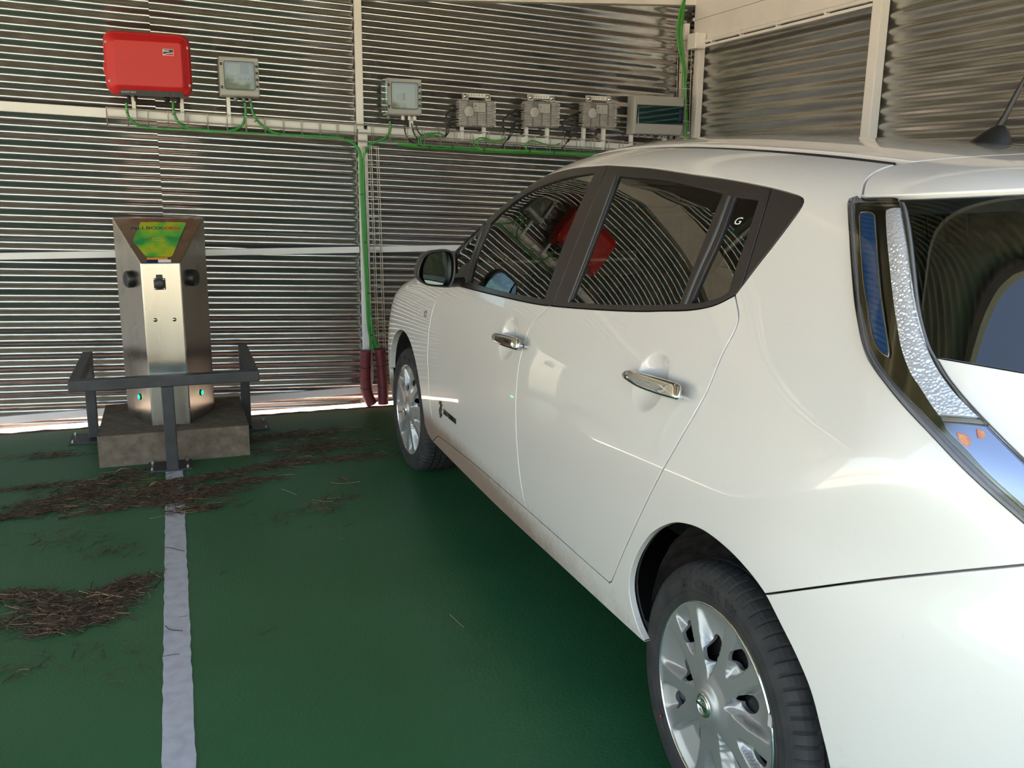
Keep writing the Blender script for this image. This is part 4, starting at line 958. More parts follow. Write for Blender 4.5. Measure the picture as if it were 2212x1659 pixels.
def wheel_at(u, left, steer=0.0, data=[None]):
    loc = Vector((CXc - (.862 if left else -.862), CYf - u, .306)) - ORG[CAR.name]
    if data[0] is None:
        def mk(m, nm, mats, sm=None):
            me = bpy.data.meshes.new(nm); me.from_pydata([(-v[0], -v[1], v[2]) for v in m.v], [], m.f)
            for x in mats: me.materials.append(x)
            me.polygons.foreach_set('material_index', m.m); me.polygons.foreach_set('use_smooth', [True] * len(m.f) if sm else m.sm); me.update()
            bm = bmesh.new(); bm.from_mesh(me); bmesh.ops.recalc_face_normals(bm, faces=bm.faces[:]); bm.to_mesh(me); bm.free(); return me
        data[0] = [mk(rm, 'wheel', [M['black']]), mk(ty, 'tyre', [M['rubber']]), mk(hc, 'hub_cover', [M['cover'], M['chrome']]), mk(em, 'hub_emblem', [M['chrome']])]
    o = bpy.data.objects.new('wheel', data[0][0]); COL.objects.link(o); o.parent = CAR; o.location = loc
    o.rotation_euler = (0, 0, (0 if left else PI) + steer)
    for nm, me in zip(('tyre', 'hub_cover', 'hub_emblem'), data[0][1:]):
        c = bpy.data.objects.new(nm, me); COL.objects.link(c); c.parent = o
    return o
wheel_at(2.7, True); wheel_at(0, True, math.radians(1.5)); wheel_at(2.7, False); wheel_at(0, False)
for A_, nm in ((RA, 'r'), (FA, 'f')):                                  # arch liners
    for s in (1, -1):
        mb = MB(); vs = []; fs = []; n_ = 40
        for v_, rr in ((.795, .392), (.76, .400), (.62, .400), (.585, .37), (.58, .0)):
            for i in range(n_ + 1):
                a = math.radians(-8 + 194 * i / n_); vs.append(Vector(W3(np.array([A_[0] + rr * math.cos(a), s * v_, A_[1] + rr * math.sin(a)]))[0]) + Vector((0, 0, .003 * math.sin(i * 2.1) if rr > .1 else 0)))
        for k in range(4):
            for i in range(n_): fs.append((k * (n_ + 1) + i, k * (n_ + 1) + i + 1, (k + 1) * (n_ + 1) + i + 1, (k + 1) * (n_ + 1) + i))
        mb.add(vs, fs, 0, True); mb.build('wheel_arch_liner', M['liner'], CAR)
# ------------------------------------------------------------------ inside of the body
iw = [(.45, .32), (.62, .32), (.62, .985), (.45, .93)]
ring_low = join(uz((.43, .32), (2.30, .32)), uz((2.30, .32), (2.33, .50), (2.42, .64), (2.60, .71), (2.75, .712)), uz((2.75, .712), (2.75, 1.0)), uz((2.75, 1.0), (2.45, 1.13)), uz((2.45, 1.13), (2.0, 1.045), (1.5, 1.0), (.9, .985), (.43, .94)), uz((.43, .94), (.43, .32)))
panel('door_lining', ring_low, M['interior'], None, g=.06, off=-.035, bd=.04, flange=.01)
panel('gap_shade_shell', join(uz((2.75, .72), (2.95, .66), (3.05, .55)), uz((3.05, .55), (3.12, .35)), uz((3.12, .35), (3.25, .35)), vz((.62, .40), (.62, .8), (.60, 1.05), (.52, 1.3)), uz((2.72, 1.35), (2.62, 1.22), (2.75, 1.0)), uz((2.75, 1.0), (2.75, .72))), M['cavity'], None, g=.05, off=-.030, bd=.03, flange=.004)  # near-black sheet added behind the skin, its colour keeps panel gaps dark
panel('inner_panel', qp, M['interior'], None, g=.06, off=-.024, bd=.03, flange=.003, gap=.006)
panel('boot_lining', sym(join(vz((0, .40), (.60, .40)), vz((.60, .40), (.60, .80), (.57, 1.0)), vz((.57, 1.0), (0, .98)))), M['cavity'], None, chart='rear', g=.06, off=-.030, bd=.04, mirror=False, flange=.004)
panel('headliner', sym(join(uv((1.0, 0), (1.05, .42)), uv((1.05, .42), (1.4, .52), (1.9, .54), (2.5, .50), (2.75, .42)), uv((2.75, .42), (2.78, 0)))), M['headliner'], None, g=.08, off=-.035, bd=.05, mirror=False, flange=.004)
mb = MB(); 
def cb(u0, u1, v0, v1, z0_, z1_, **k): mb.b2((CXc - v1, CYf - u1, z0_), (CXc - v0, CYf - u0, z1_), **k)
cb(.42, 2.25, -.76, .76, .20, .26); cb(2.25, 3.25, -.56, .56, .20, .30); cb(-.75, .42, -.56, .56, .20, .26); mb.build('floor_pan', M['cavity'], CAR)
mb = MB(); cb(.18, .62, -.70, .70, .55, .93, bev=.04); cb(.30, .60, .18, .58, .90, .99, bev=.03); mb.build('dashboard', M['interior'], CAR)
mb = MB(); cb(.42, 2.2, -.13, .13, .26, .55, bev=.02); mb.build('centre_console', M['interior'], CAR)
mb = MB(); cb(-.10, .20, -.70, .70, .30, .93); mb.build('bulkhead', M['cavity'], CAR)
mb = MB(); c_ = Vector((CXc - .37, CYf - .78, .93)); ax = Vector((0, -.9, .42)).normalized(); e1 = Vector((1, 0, 0)); e2 = ax.cross(e1)
mb.tube([c_ + e1 * .185 * math.cos(t) + e2 * .185 * math.sin(t) for t in np.linspace(0, 2 * PI, 40, endpoint=False)], .014, 10, closed=True)
for a in (0, PI, -PI / 2): mb.bar(c_, c_ + (e1 * math.cos(a) + e2 * math.sin(a)) * .18, .035, .012, up=ax)
mb.lathe(c_, ax, [(.05, -.02), (.05, .015), (0, .02)], 20); mb.build('steering_wheel', M['interior'], CAR)
def pillow(c, d, tilt=0.0, e=3.2, nu=28, nv=18):
    R = Matrix.Rotation(tilt, 3, 'X'); vs = []; fs = []; sp_ = lambda x, k: math.copysign(abs(x) ** k, x)
    for j in range(nv + 1):
        ph = -PI / 2 + PI * j / nv
        for i in range(nu):
            th = 2 * PI * i / nu; k = 2 / e
            vs.append(Vector(c) + R @ Vector((d[0] / 2 * sp_(math.cos(ph), k) * sp_(math.cos(th), k), d[1] / 2 * sp_(math.cos(ph), k) * sp_(math.sin(th), k), d[2] / 2 * sp_(math.sin(ph), k))))
    for j in range(nv):
        for i in range(nu): fs.append((j * nu + i, j * nu + (i + 1) % nu, (j + 1) * nu + (i + 1) % nu, (j + 1) * nu + i))
    return vs, fs
for v_ in (.37, -.37):
    x = CXc - v_; mb = MB(); mb.add(*pillow((x, CYf - 1.28, .50), (.50, .52, .18)), 0, True); se = mb.build('front_seat', M['darkcloth'], CAR)
    mb = MB(); mb.add(*pillow((x, CYf - 1.60, .84), (.50, .17, .62), math.radians(14)), 0, True); mb.build('backrest', M['darkcloth'], se)
    mb = MB(); mb.add(*pillow((x, CYf - 1.66, 1.215), (.30, .12, .20), math.radians(8)), 0, True)
    for dx in (-.06, .06): mb.cyl((x + dx, CYf - 1.67, 1.06), (x + dx, CYf - 1.69, 1.16), .007, 8)
    mb.build('headrest', M['darkcloth'], se)
mb = MB(); mb.add(*pillow((CXc, CYf - 2.12, .52), (1.30, .48, .18), 0, 5), 0, True); se = mb.build('rear_seat', M['darkcloth'], CAR)
mb = MB(); mb.add(*pillow((CXc, CYf - 2.46, .82), (1.28, .16, .58), math.radians(18), 5), 0, True); mb.build('backrest', M['darkcloth'], se)
for v_ in (.36, -.36):
    mb = MB(); mb.add(*pillow((CXc - v_, CYf - 2.58, 1.14), (.25, .09, .13), math.radians(10)), 0, True); mb.build('headrest', M['darkcloth'], se)
mb = MB(); cm_ = on(1412, 431, 0, CXc); mb.add(*pillow((CXc, cm_.y, cm_.z), (.24, .035, .075), math.radians(-8), 4), 0, True); mb.cyl((CXc, cm_.y + .01, cm_.z + .02), (CXc, cm_.y + .09, cm_.z + .10), .010, 10); mb.build('rear_view_mirror', M['interior'], CAR)
# headlamp bulge that shows past the wing
for s in (1, -1):
    mb = MB(); c_ = Vector(W3(np.array([-.30, s * .60, .875]))[0]); mb.add(*pillow(c_, (.14, .46, .13), math.radians(-18), 2.4), 0, True); mb.build('head_lamp', M['lampled'], CAR)

mb = MB(); c = on(1664, 1557, 0, 1.020); mb.box(c, (.004, .012, .026), bev=.001); mb.build('balance_weight', M['label'], CAR)
mb = MB(); c = on(1427, 1546, 0, 1.017); mb.lathe(c, (-1, 0, 0), [(.004, 0), (.004, .001), (0, .0012)], 12); mb.build('tyre_mark', M['redprint'], CAR)
# ================================================================== things on the back wall
YD = 5.56                                                             # back plane of the mounted things
X_, Z_ = Vector((1, 0, 0)), Vector((0, 0, 1))
def rrect(x0, x1, z0, z1, r, n=5):
    P = []
    for cx, cz, a0 in ((x1 - r, z1 - r, 0), (x0 + r, z1 - r, 90), (x0 + r, z0 + r, 180), (x1 - r, z0 + r, 270)):
        for k in range(n + 1): a = math.radians(a0 + 90 * k / n); P.append((cx + r * math.cos(a), cz + r * math.sin(a)))
    return P
def loft(mb, secs, mi=0, cap0=True, cap1=True, smooth=True):
    """secs: list of (loop of (x,z), y)"""
    n = len(secs[0][0]); vs = [Vector((x, y, z)) for L, y in secs for x, z in L]
    fs = [(i * n + k, i * n + (k + 1) % n, (i + 1) * n + (k + 1) % n, (i + 1) * n + k) for i in range(len(secs) - 1) for k in range(n)]
    mb.add(vs, fs, mi, smooth)
    if cap0: mb.add(vs[:n], [tuple(range(n))], mi)
    if cap1: mb.add(vs[-n:], [tuple(range(n))], mi)
def strut(x, z0, z1, parent, w_=.020):
    mb = MB(); mb.b2((x - w_ / 2, 5.545, z0), (x + w_ / 2, 5.575, z1), bev=.002); return mb.build('mounting_strut', M['white_steel'], parent)
# ---- red inverter
iv_ = root('solar_inverter', (-.07, YD, 1.80), 'red solar inverter with a black lower strip, mounted high on the corrugated wall', 'inverter')
x0, x1, z0, z1 = -.284, .146, 1.828, 2.150
mb = MB(); yf = 5.375
loft(mb, [(rrect(x0, x1, z0, z1, .055), YD - .012), (rrect(x0 - .001, x1 + .001, z0 - .001, z1 + .001, .056), yf + .05), (rrect(x0 + .003, x1 - .003, z0 + .003, z1 - .003, .054), yf + .028), (rrect(x0 + .012, x1 - .012, z0 + .012, z1 - .012, .050), yf + .018)], cap1=True)
bd_ = mb.build('case', M['red'], iv_)
mb = MB(); a0, a1, b0, b1 = x0 + .055, x1 - .050, z0 + .048, z1 - .052
loft(mb, [(rrect(x0 + .014, x1 - .014, z0 + .014, z1 - .014, .048), yf + .018), (rrect(a0 - .006, a1 + .006, b0 - .006, b1 + .006, .014), yf + .002), (rrect(a0, a1, b0, b1, .012), yf)], 0, False, False, False)
mb.add([Vector((x, yf, z)) for x, z in rrect(a0, a1, b0, b1, .012)], [tuple(range(24))], 1)
mb.build('front_cover', [M['red'], M['red2']], iv_)
mb = MB(); zl = z0 - .004; mb.prism([(x0 + .062, yf + .008, zl), (x1 - .045, yf + .008, zl), (x1 - .055, yf + .008, zl + .028), (x0 + .066, yf + .008, zl + .028)], (0, .09, 0)); st = mb.build('lower_strip', M['black'], iv_)
mb = MB(); place_geo(mb, text_geo('SUNNY BOY', .013, bold=.0003), (x0 + .108, yf + .0072, zl + .016), X_, Z_); mb.build('lettering', M['pgrey'], st)
for dx in (.262, .296, .330):
    mb = MB(); mb.tube([(x0 + dx + .003 * math.cos(t), yf + .0076, zl + .015 + .003 * math.sin(t)) for t in np.linspace(0, 2 * PI, 10, endpoint=False)], .0006, 4, closed=True); mb.build('indicator', M['pgrey2'], st)
for sx, sz in ((x0 + .014, z1 - .062), (x1 - .016, z1 - .070), (x0 + .020, z0 + .066), (x1 - .014, z0 + .060)):
    mb = MB(); mb.lathe((sx, yf + .019, sz), (0, -1, 0), [(.0075, -.001), (.0075, .003), (.005, .004), (0, .0042)], 14); mb.build('cover_screw', M['cast'], iv_)
# maker's plate: blue field, red wave, white border
lx, lz, lw, lh = x1 - .140, z1 - .116, .054, .033
mb = MB(); loft(mb, [(rrect(lx, lx + lw, lz, lz + lh, .003), yf), (rrect(lx, lx + lw, lz, lz + lh, .003), yf - .0012)])
Lb = []; Lr = []
for k in range(13): t = k / 12; xx = lx + .002 + t * (lw - .004); Lb.append((xx, yf - .0016, lz + .004 + .013 * (t ** .6)))
mb.add([Vector(p) for p in Lb] + [Vector((lx + lw - .002, yf - .0016, lz + lh - .002)), Vector((lx + .002, yf - .0016, lz + lh - .002))], [tuple(range(15))], 1)
for k in range(13): t = k / 12; xx = lx + .006 + t * (lw - .008); Lr.append((xx, yf - .0016, lz + .002 + .0115 * (t ** .6)))
mb.add([Vector(p) for p in Lr] + [Vector((lx + lw - .002, yf - .0016, lz + .0018)), Vector((lx + .006, yf - .0016, lz + .0018))], [tuple(range(15))], 2)
place_geo(mb, text_geo('SMA', .014, bold=.0004, sx=1.15), (lx + .017, yf - .0019, lz + lh - .0105), X_, Z_, 0); mb.build('maker_plate', [M['whiteprint'], M['navy'], M['redprint']], iv_)
mb = MB(); mb.b2((x0 - .008, yf + .06, z0 + .10), (x0 + .01, yf + .10, z0 + .16), bev=.003); mb.lathe((x0 - .007, yf + .07, z0 + .125), (-1, 0, 0), [(.006, 0), (.004, .004), (0, .004)], 10, 1); mb.build('side_switch', [M['red'], M['bolt']], iv_)
def gland(x, y, z, mat, parent, r=.011, h=.022):
    mb = MB(); mb.lathe((x, y, z), (0, 0, -1), [(r * .9, -.004), (r * .9, .004), (r * 1.12, .004), (r * 1.12, .010), (r, .011), (r, h * .8), (r * .75, h), (0, h)], 12); return mb.build('cable_gland', mat, parent)
yc = yf + .055
for dx, r in ((.113 - .008, .009), (.150 - .012, .008), (.296, .0145), (.352, .012)): gland(x0 + dx, yc, zl + .002, M['black'], iv_, r, .028)
strut(x0 + .124, zr(-.16) - .05, 1.86, iv_); strut(x0 + .372, zr(.08) - .05, 1.86, iv_)
# ---- two consumer-unit boxes with clear lids
def lid_box(nm, x0, x1, z0, z1, label, inner, lidopen=False):
    b_ = root(nm, ((x0 + x1) / 2, YD, z0), label, 'distribution box', 'grey plastic boxes with clear lids')
    yf = 5.435; mb = MB()
    loft(mb, [(rrect(x0, x1, z0, z1, .006), YD), (rrect(x0, x1, z0, z1, .006), yf + .035), (rrect(x0 + .002, x1 - .002, z0 + .002, z1 - .002, .006), yf + .03)], cap1=False); mb.build('back_box', M['pgrey'], b_)
    wx0, wx1, wz0, wz1 = x0 + .030, x1 - .030, z0 + .040, z1 - .030
    mb = MB(); fr = rrect(x0 + .001, x1 - .001, z0 + .001, z1 - .001, .006); wi = rrect(wx0, wx1, wz0, wz1, .012); n = len(fr)
    loft(mb, [(fr, yf + .030), (fr, yf + .004), (rrect(x0 + .005, x1 - .005, z0 + .005, z1 - .005, .006), yf), (wi, yf), (wi, yf + .02)], 0, False, False, False)
    mb.b2((x0 + .004, yf - .006, z0 + .006), (x1 - .004, yf + .001, z0 + .030), bev=.003); mb.b2((x0 + .004, yf - .005, z1 - .022), (x1 - .004, yf + .001, z1 - .004), bev=.002)
    fo = mb.build('front_frame', M['pgrey'], b_)
    mb = MB(); loft(mb, [(rrect(wx0 - .006, wx1 + .006, wz0 - .006, wz1 + .006, .014), yf + .001), (rrect(wx0 - .003, wx1 + .003, wz0 - .003, wz1 + .003, .013), yf - .007)], 0, False, True, False); mb.build('clear_lid', M['clear'], b_)
    mb = MB(); mb.tube([(x, yf - .001, z) for x, z in rrect(wx0 - .006, wx1 + .006, wz0 - .006, wz1 + .006, .014)], .0022, 6, closed=True); mb.build('lid_seal', M['pgrey2'], b_)
    mb = MB(); mb.b2((wx0 + .002, yf + .028, wz0 + .002), (wx1 - .002, yf + .032, wz1 - .002)); ip = mb.build('inner_panel', M['label'], b_)
    if inner == 'meter':
        mb = MB(); mb.b2((wx0 + .065, yf + .018, wz0 + .04), (wx1 - .008, yf + .028, wz0 + .075)); mb.build('breaker', M['pgrey'], ip)
        for k in range(9): mb = MB(); mb.b2((wx0 + .070 + .0075 * k, yf + .012, wz0 + .05), (wx0 + .074 + .0075 * k, yf + .018, wz0 + .05 + .006 + .004 * (k % 3))); mb.build('breaker_toggle', M['ink'] if k % 2 else M['cast'], ip)
        for k in range(8): mb = MB(); mb.tube([(wx0 + .085 + .006 * k, yf + .024, wz1 - .004), (wx0 + .085 + .006 * k + .001 * math.sin(k * 3), yf + .024, wz0 + .08)], .0013, 5); mb.build('wire', M['inkgrey'], ip)
        for k in range(2): mb = MB(); mb.b2((wx0 + .006, yf + .022, wz0 + .03 + .045 * k), (wx0 + .06, yf + .028, wz0 + .055 + .045 * k)); mb.build('terminal_strip', M['cast'], ip)
    else:
        mb = MB(); mb.b2((wx0 + .036, yf + .016, wz0 + .045), (wx0 + .068, yf + .028, wz0 + .080)); br = mb.build('breaker', M['pgrey'], ip)
        mb = MB(); mb.b2((wx0 + .068, yf + .014, wz0 + .045), (wx0 + .080, yf + .028, wz0 + .084)); mb.build('breaker_toggle', M['ink'], ip)
    for zz in (z0 + .045, z1 - .040):
        mb = MB(); mb.b2((x0 + .005, yf - .003, zz - .008), (x0 + .016, yf + .002, zz + .008)); mb.build('hinge', M['ink'], b_)
    for k, zz in enumerate(np.linspace(z0 + .055, z1 - .045, 4)):
        mb = MB(); mb.lathe((x1 - .013, yf + .001, zz), (0, -1, 0), [(.0075, 0), (.0065, .005), (.004, .0055), (0, .0055)], 12); mb.build('lid_catch', M['ink'], b_)
    return b_, yf
bA, yfA = lid_box('distribution_box', .291, .503, 1.848, 2.055, 'grey box with a clear lid beside the red inverter', 'meter')
for dx, m_ in ((.083, 'pgrey2'), (.128, 'pgrey2'), (.162, 'pgrey2')): gland(.291 + dx, 5.49, 1.847, M[m_], bA, .010, .022)
strut(.291 + .047, zr(.33) - .05, 1.87, bA)
bB, yfB = lid_box('distribution_box', 1.226, 1.436, 1.783, 1.990, 'grey clear-lidded box right of the white wall post, with a clear flap on its left', 'single')
gland(1.246, 5.49, 1.781, M['pgrey2'], bB, .010, .022)
for dx in (.108, .148, .180): gland(1.226 + dx, 5.49, 1.781, M['whiteprint'], bB, .0105, .024)
mb = MB(); mb.b2((1.214, 5.42, 1.788), (1.2235, 5.545, 1.984)); mb.build('side_flap', M['clear'], bB)
strut(1.226 + .175, zr(1.4) - .05, 1.80, bB)
# ---- three finned control modules
def module(x0):
    x1 = x0 + .236; z0 = 1.738 + .0285 * (x0 - 1.68) * .9; z1 = z0 + .148; yf = 5.470
    b_ = root('control_module', ((x0 + x1) / 2, YD, z0), '', 'electronic module', 'finned aluminium control modules')
    mb = MB(); mb.b2((x0 + .006, yf + .012, z0 + .006), (x1 - .006, YD - .01, z1 - .006), mi=1)  # core coloured darker than the ribs, stands in for shade between fins
    # cooling fins: horizontal ribs cut by staggered channels
    nr = 15
    for k in range(nr):
        zz = z0 + .008 + (z1 - z0 - .016) * k / (nr - 1)
        cuts = sorted([.0, .055 + .012 * ((k // 4) % 2), .118, .178 + .01 * ((k // 5) % 2), 1])
        seg = [(x0, x0 + .050), (x0 + .056, x0 + .112), (x0 + .118, x0 + .172), (x0 + .178, x1)]
        for a, b2_ in seg:
            if k > 8 and x0 + .07 < (a + b2_) / 2 < x0 + .165: continue      # below the label
            mb.b2((a, yf, zz - .0028), (b2_, yf + .014, zz + .0028))
    for k in range(22):
        xx = x0 + .008 + (x1 - x0 - .016) * k / 21
        mb.b2((xx - .002, yf + .002, z0 - .004), (xx + .002, YD - .02, z0 + .006)); mb.b2((xx - .002, yf + .002, z1 - .006), (xx + .002, YD - .02, z1 + .003))
    for k in range(9):
        zz = z0 + .012 + (z1 - z0 - .024) * k / 8; mb.b2((x0 - .003, yf + .004, zz - .003), (x0 + .008, YD - .02, zz + .003)); mb.b2((x1 - .008, yf + .004, zz - .003), (x1 + .003, YD - .02, zz + .003))
    mb.build('finned_case', [M['cast'], M['pgrey2']], b_)
    mb = MB(); mb.lathe((x0 + .062, yf + .004, z0 + .083), (0, -1, 0), [(.0335, 0), (.0335, .007), (.0315, .0085), (0, .0085)], 40); d_ = mb.build('round_cap', M['label'], b_)
    mb = MB(); mb.tube([(x0 + .062 + .0325 * math.cos(t), yf - .004, z0 + .083 + .0325 * math.sin(t)) for t in np.linspace(0, 2 * PI, 40, endpoint=False)], .0012, 5, closed=True); mb.lathe((x0 + .058, yf - .0045, z0 + .055), (0, -1, 0), [(.0025, 0), (.0, .0006)], 8); mb.build('cap_ring', M['ink'], d_)
    lx, lz = x0 + .090, z0 + .084; mb = MB(); mb.b2((lx, yf - .0025, lz), (lx + .078, yf + .003, lz + .052)); lb = mb.build('type_label', M['label'], b_)
    mb = MB(); r_ = random.Random(3)
    for i in range(7):
        for a, b2_ in ((.004, .026), (.032, .054), (.058, .074)):
            if r_.random() < .8: mb.b2((lx + a, yf - .0029, lz + .006 + .0058 * i), (lx + a + (b2_ - a) * r_.uniform(.4, 1), yf - .0024, lz + .0078 + .0058 * i))
    mb.b2((lx + .006, yf - .0029, lz + .027), (lx + .018, yf - .0024, lz + .036)); mb.build('printed_text', M['inkgrey'], lb)
    for dx in (.026, .172):                                             # two ears with bolts and the drilled rail between them
        mb = MB(); mb.prism([(x0 + dx, yf + .02, z1), (x0 + dx + .040, yf + .02, z1), (x0 + dx + .032, yf + .02, z1 + .042), (x0 + dx + .004, yf + .02, z1 + .042)], (0, .012, 0)); ea = mb.build('mounting_ear', M['cast'], b_)
        mb = MB(); mb.lathe((x0 + dx + .018, yf + .020, z1 + .026), (0, -1, 0), [(.012, 0), (.012, .002), (.0085, .003), (.0085, .008), (0, .008)], 12); mb.build('bolt', M['bolt'], ea)
    mb = MB(); mb.b2((x0 + .03, yf + .034, z1 + .022), (x0 + .206, yf + .044, z1 + .046))
    ra = mb.build('mounting_rail', M['white_steel'], b_)
    for k in range(6): mb = MB(); mb.b2((x0 + .070 + .017 * k, yf + .0325, z1 + .030), (x0 + .073 + .017 * k, yf + .036, z1 + .039)); mb.build('slot', M['ink'], ra)
    strut(x0 + .044, zr(x0) - .05, z0 + .01, b_); strut(x0 + .188, zr(x0 + .2) - .05, z0 + .01, b_)
    return b_, x0, z0, z1
mods = [module(x) for x in (1.680, 2.110, 2.512)]
for (b_, *_), t in zip(mods, ('finned grey aluminium module nearest the clear-lidded box', 'middle of the three finned grey aluminium modules on the wall', 'finned grey aluminium module next to the teal-windowed panel')): b_['label'] = t
M['tealin'] = material('teal_interior', (.03, .17, .17), .6)
# ---- panel with the teal window
x0, x1, z0, z1 = 2.868, 3.222, 1.722, 1.968; yf = 5.43
tp = root('fuse_cabinet', ((x0 + x1) / 2, YD, z0), 'light grey fuse cabinet with a dark teal window in the wall corner', 'fuse box')
mb = MB(); mb.b2((x0, yf + .03, z0), (x1, YD, z1), bev=.006); mb.build('back_box', M['pgrey'], tp)
mb = MB(); s_ = lambda z: 0
mb.b2((x0 + .010, yf, z1 - .062), (x1 - .002, yf + .03, z1 - .003), bev=.004); mb.prism([(x0 + .012, yf, z0 + .066), (x1 - .004, yf, z0 + .066), (x1 - .012, yf + .006, z0 + .004), (x0 + .010, yf + .006, z0 + .004)], (0, .026, 0))
mb.b2((x0 + .010, yf + .012, z0 + .06), (x1 - .004, yf + .03, z1 - .06)); mb.build('front_frame', M['pgrey'], tp)
mb = MB(); mb.b2((x0 + .014, yf + .004, z0 + .070), (x1 - .005, yf + .0115, z1 - .066)); mb.build('inner_panel', M['tealin'], tp)
mb = MB(); loft(mb, [([(x0 + .012, z0 + .067), (x1 - .003, z0 + .067), (x1 - .003, z1 - .063), (x0 + .012, z1 - .063)], yf + .012), ([(x0 + .012, z0 + .067), (x1 - .003, z0 + .067), (x1 - .003, z1 - .063), (x0 + .012, z1 - .063)], yf - .004), ([(x0 + .016, z0 + .071), (x1 - .007, z0 + .071), (x1 - .007, z1 - .067), (x0 + .016, z1 - .067)], yf - .008)], 0, False, True, False); mb.build('tinted_door', M['teal'], tp)
mb = MB(); mb.b2((x1 - .040, yf - .012, z0 + .088), (x1 - .024, yf - .006, z1 - .082), bev=.002); mb.build('door_latch', M['navy'], tp)
for k, dx in enumerate((.055, .105, .155, .218, .262, .305)): gland(x0 + dx, 5.49, z0 + .002, M['pgrey2'], tp, .010, .022)
strut(x0 + .038, 1.60, z0 + .01, tp); strut(x1 - .06, 1.60, z0 + .01, tp)
# ---- junction box and conduit under the fascia of the right wall
jb = root('junction_box', (3.33, 5.50, 2.26), 'small square white junction box in the corner at the left end of the conduit', 'junction box')
mb = MB(); mb.b2((3.262, 5.40, 2.272), (3.342, 5.50, 2.372), bev=.006); mb.build('body', M['white_steel'], jb)
mb = MB(); mb.b2((3.268, 5.392, 2.278), (3.336, 5.401, 2.366), bev=.003); mb.build('cover', M['white_steel'], jb)
cn = root('conduit', (3.332, 4.6, 2.30), 'thin white conduit clipped along the lower edge of the right wall fascia', 'conduit')
mb = MB(); mb.tube([(3.331, 5.395, 2.318), (3.331, 3.87, 2.318)], .0115, 12); mb.build('pipe', M['white_steel'], cn)
for y in (5.30, 4.98, 4.62, 4.20): mb = MB(); mb.tube([(3.331, y, 2.318), (3.331, y + .018, 2.318)], .015, 12); mb.b2((3.325, y, 2.298), (3.348, y + .016, 2.310)); mb.build('clip', M['white_steel'], cn)
mb = MB(); mb.b2((3.338, 3.87, 2.285), (3.372, 5.46, 2.30)); o = mb.build('trim_%d' % T[0], M['white_steel']); T[0] += 1; structure(o)
# ================================================================== wire cable trays
WR = .0024
def tray(name, A, B, across, out, wd, ht, step, label, first=0.0):
    """A->B along the tray; across = width direction (unit), out = away from the wall; U section, open at the front top"""
    A = Vector(A); B = Vector(B); d = (B - A); L = d.length; d.normalize(); ac = Vector(across); ou = Vector(out)
    r_ = root(name, A, label, 'cable tray', 'galvanised wire cable trays')
    sec = [(0, ht), (0, ht * .5), (0, 0), (wd * .5, 0), (wd, 0), (wd, ht * .5), (wd, ht)]
    mb = MB()
    for (o_, h_) in sec: mb.tube([A + ou * o_ + ac * h_, B + ou * o_ + ac * h_], WR, 6)
    mb.build('long_wires', M['wire'], r_)['kind'] = 'stuff'
    k = 0
    while first + k * step < L:
        p = A + d * (first + k * step); mb = MB()
        mb.tube([p + ou * 0 + ac * ht, p, p + ou * wd, p + ou * wd + ac * ht], WR, 6); mb.build('cross_wire', M['wire'], r_); k += 1
    return r_
ty0 = 5.555
tray('cable_tray', (-.30, ty0, 1.672), (3.10, ty0, 1.572 - .004), (0, 0, 1), (0, -1, 0), .055, .095, .104, 'long galvanised wire tray running under the wall boxes with green cables in it')
tray('cable_tray', (1.098, ty0, 1.60), (1.125, ty0, .16), (1, 0, 0), (0, -1, 0), .055, .085, .104, 'upright wire tray dropping down the middle post with green cables')
tray('cable_tray', (3.225, ty0, 2.34), (3.268, ty0, 1.0), (1, 0, 0), (0, -1, 0), .055, .070, .104, 'upright wire tray in the room corner holding green cables beside the white post')
# ================================================================== cables
def wp(x, y, Y=5.505): return on(x, y, 1, Y)
def cable(pts, r, mat, label, Y=5.505, ties=(), cat='cable', group=None, name='green_cable'):
    """pts: places along the run (picture position on the plane Y, or full 3D points)"""
    P = [tuple(p) if len(p) == 3 and isinstance(p, (Vector,)) else (tuple(wp(p[0], p[1], p[2] if len(p) > 2 else Y))) for p in pts]
    P = catmull(P, .02); o_ = P[0]; r_ = None
    mb = MB(); mb.tube(P, r, 8); o = mb.build(name, mat); tag(o, label, cat, group)
    return o
def tie(pt, ax, r, parent=None):
    mb = MB(); ax = Vector(ax).normalized(); mb.lathe(Vector(pt), ax, [(r, -.002), (r + .0012, -.002), (r + .0012, .002), (r, .002)], 14); mb.b2(Vector(pt) + Vector((-.003, -r - .006, -.002)), Vector(pt) + Vector((.003, -r + .001, .004)))
    o = mb.build('cable_tie', M['black']); tag(o, '', 'cable tie', 'black cable ties'); return o
gt = 'green cables in the wire trays'
RG = .0074
cable([(273, 222), (274, 240), (280, 256), (300, 272), (330, 277), (400, 280), (500, 285), (600, 291), (700, 295), (745, 300), (770, 315), (780, 340), (781, 400), (786, 500), (791, 600), (797, 700), (800, 745), (797, 772)], RG, M['green'], 'green cable leaving the left gland of the red inverter, down to the left conduit')
cable([(374, 220), (375, 240), (384, 262), (400, 275), (440, 281), (520, 286), (600, 292), (700, 296), (742, 301), (766, 313), (777, 338), (779, 400), (784, 500), (790, 600), (795, 700), (803, 740), (814, 765)], RG, M['green'], 'green cable leaving the right gland of the red inverter, down to the right conduit')
cable([(529, 222), (531, 245), (525, 268), (512, 278), (495, 283), (470, 285), (440, 284)], RG, M['green'], 'green cable from the left box gland bending left into the tray')
cable([(542, 222), (547, 245), (560, 265), (585, 283), (610, 290), (680, 294), (735, 298), (762, 308), (776, 332), (783, 400), (788, 500), (793, 600), (799, 690), (808, 735), (817, 762)], RG, M['green'], 'green cable from the right gland of the box beside the inverter bending right')
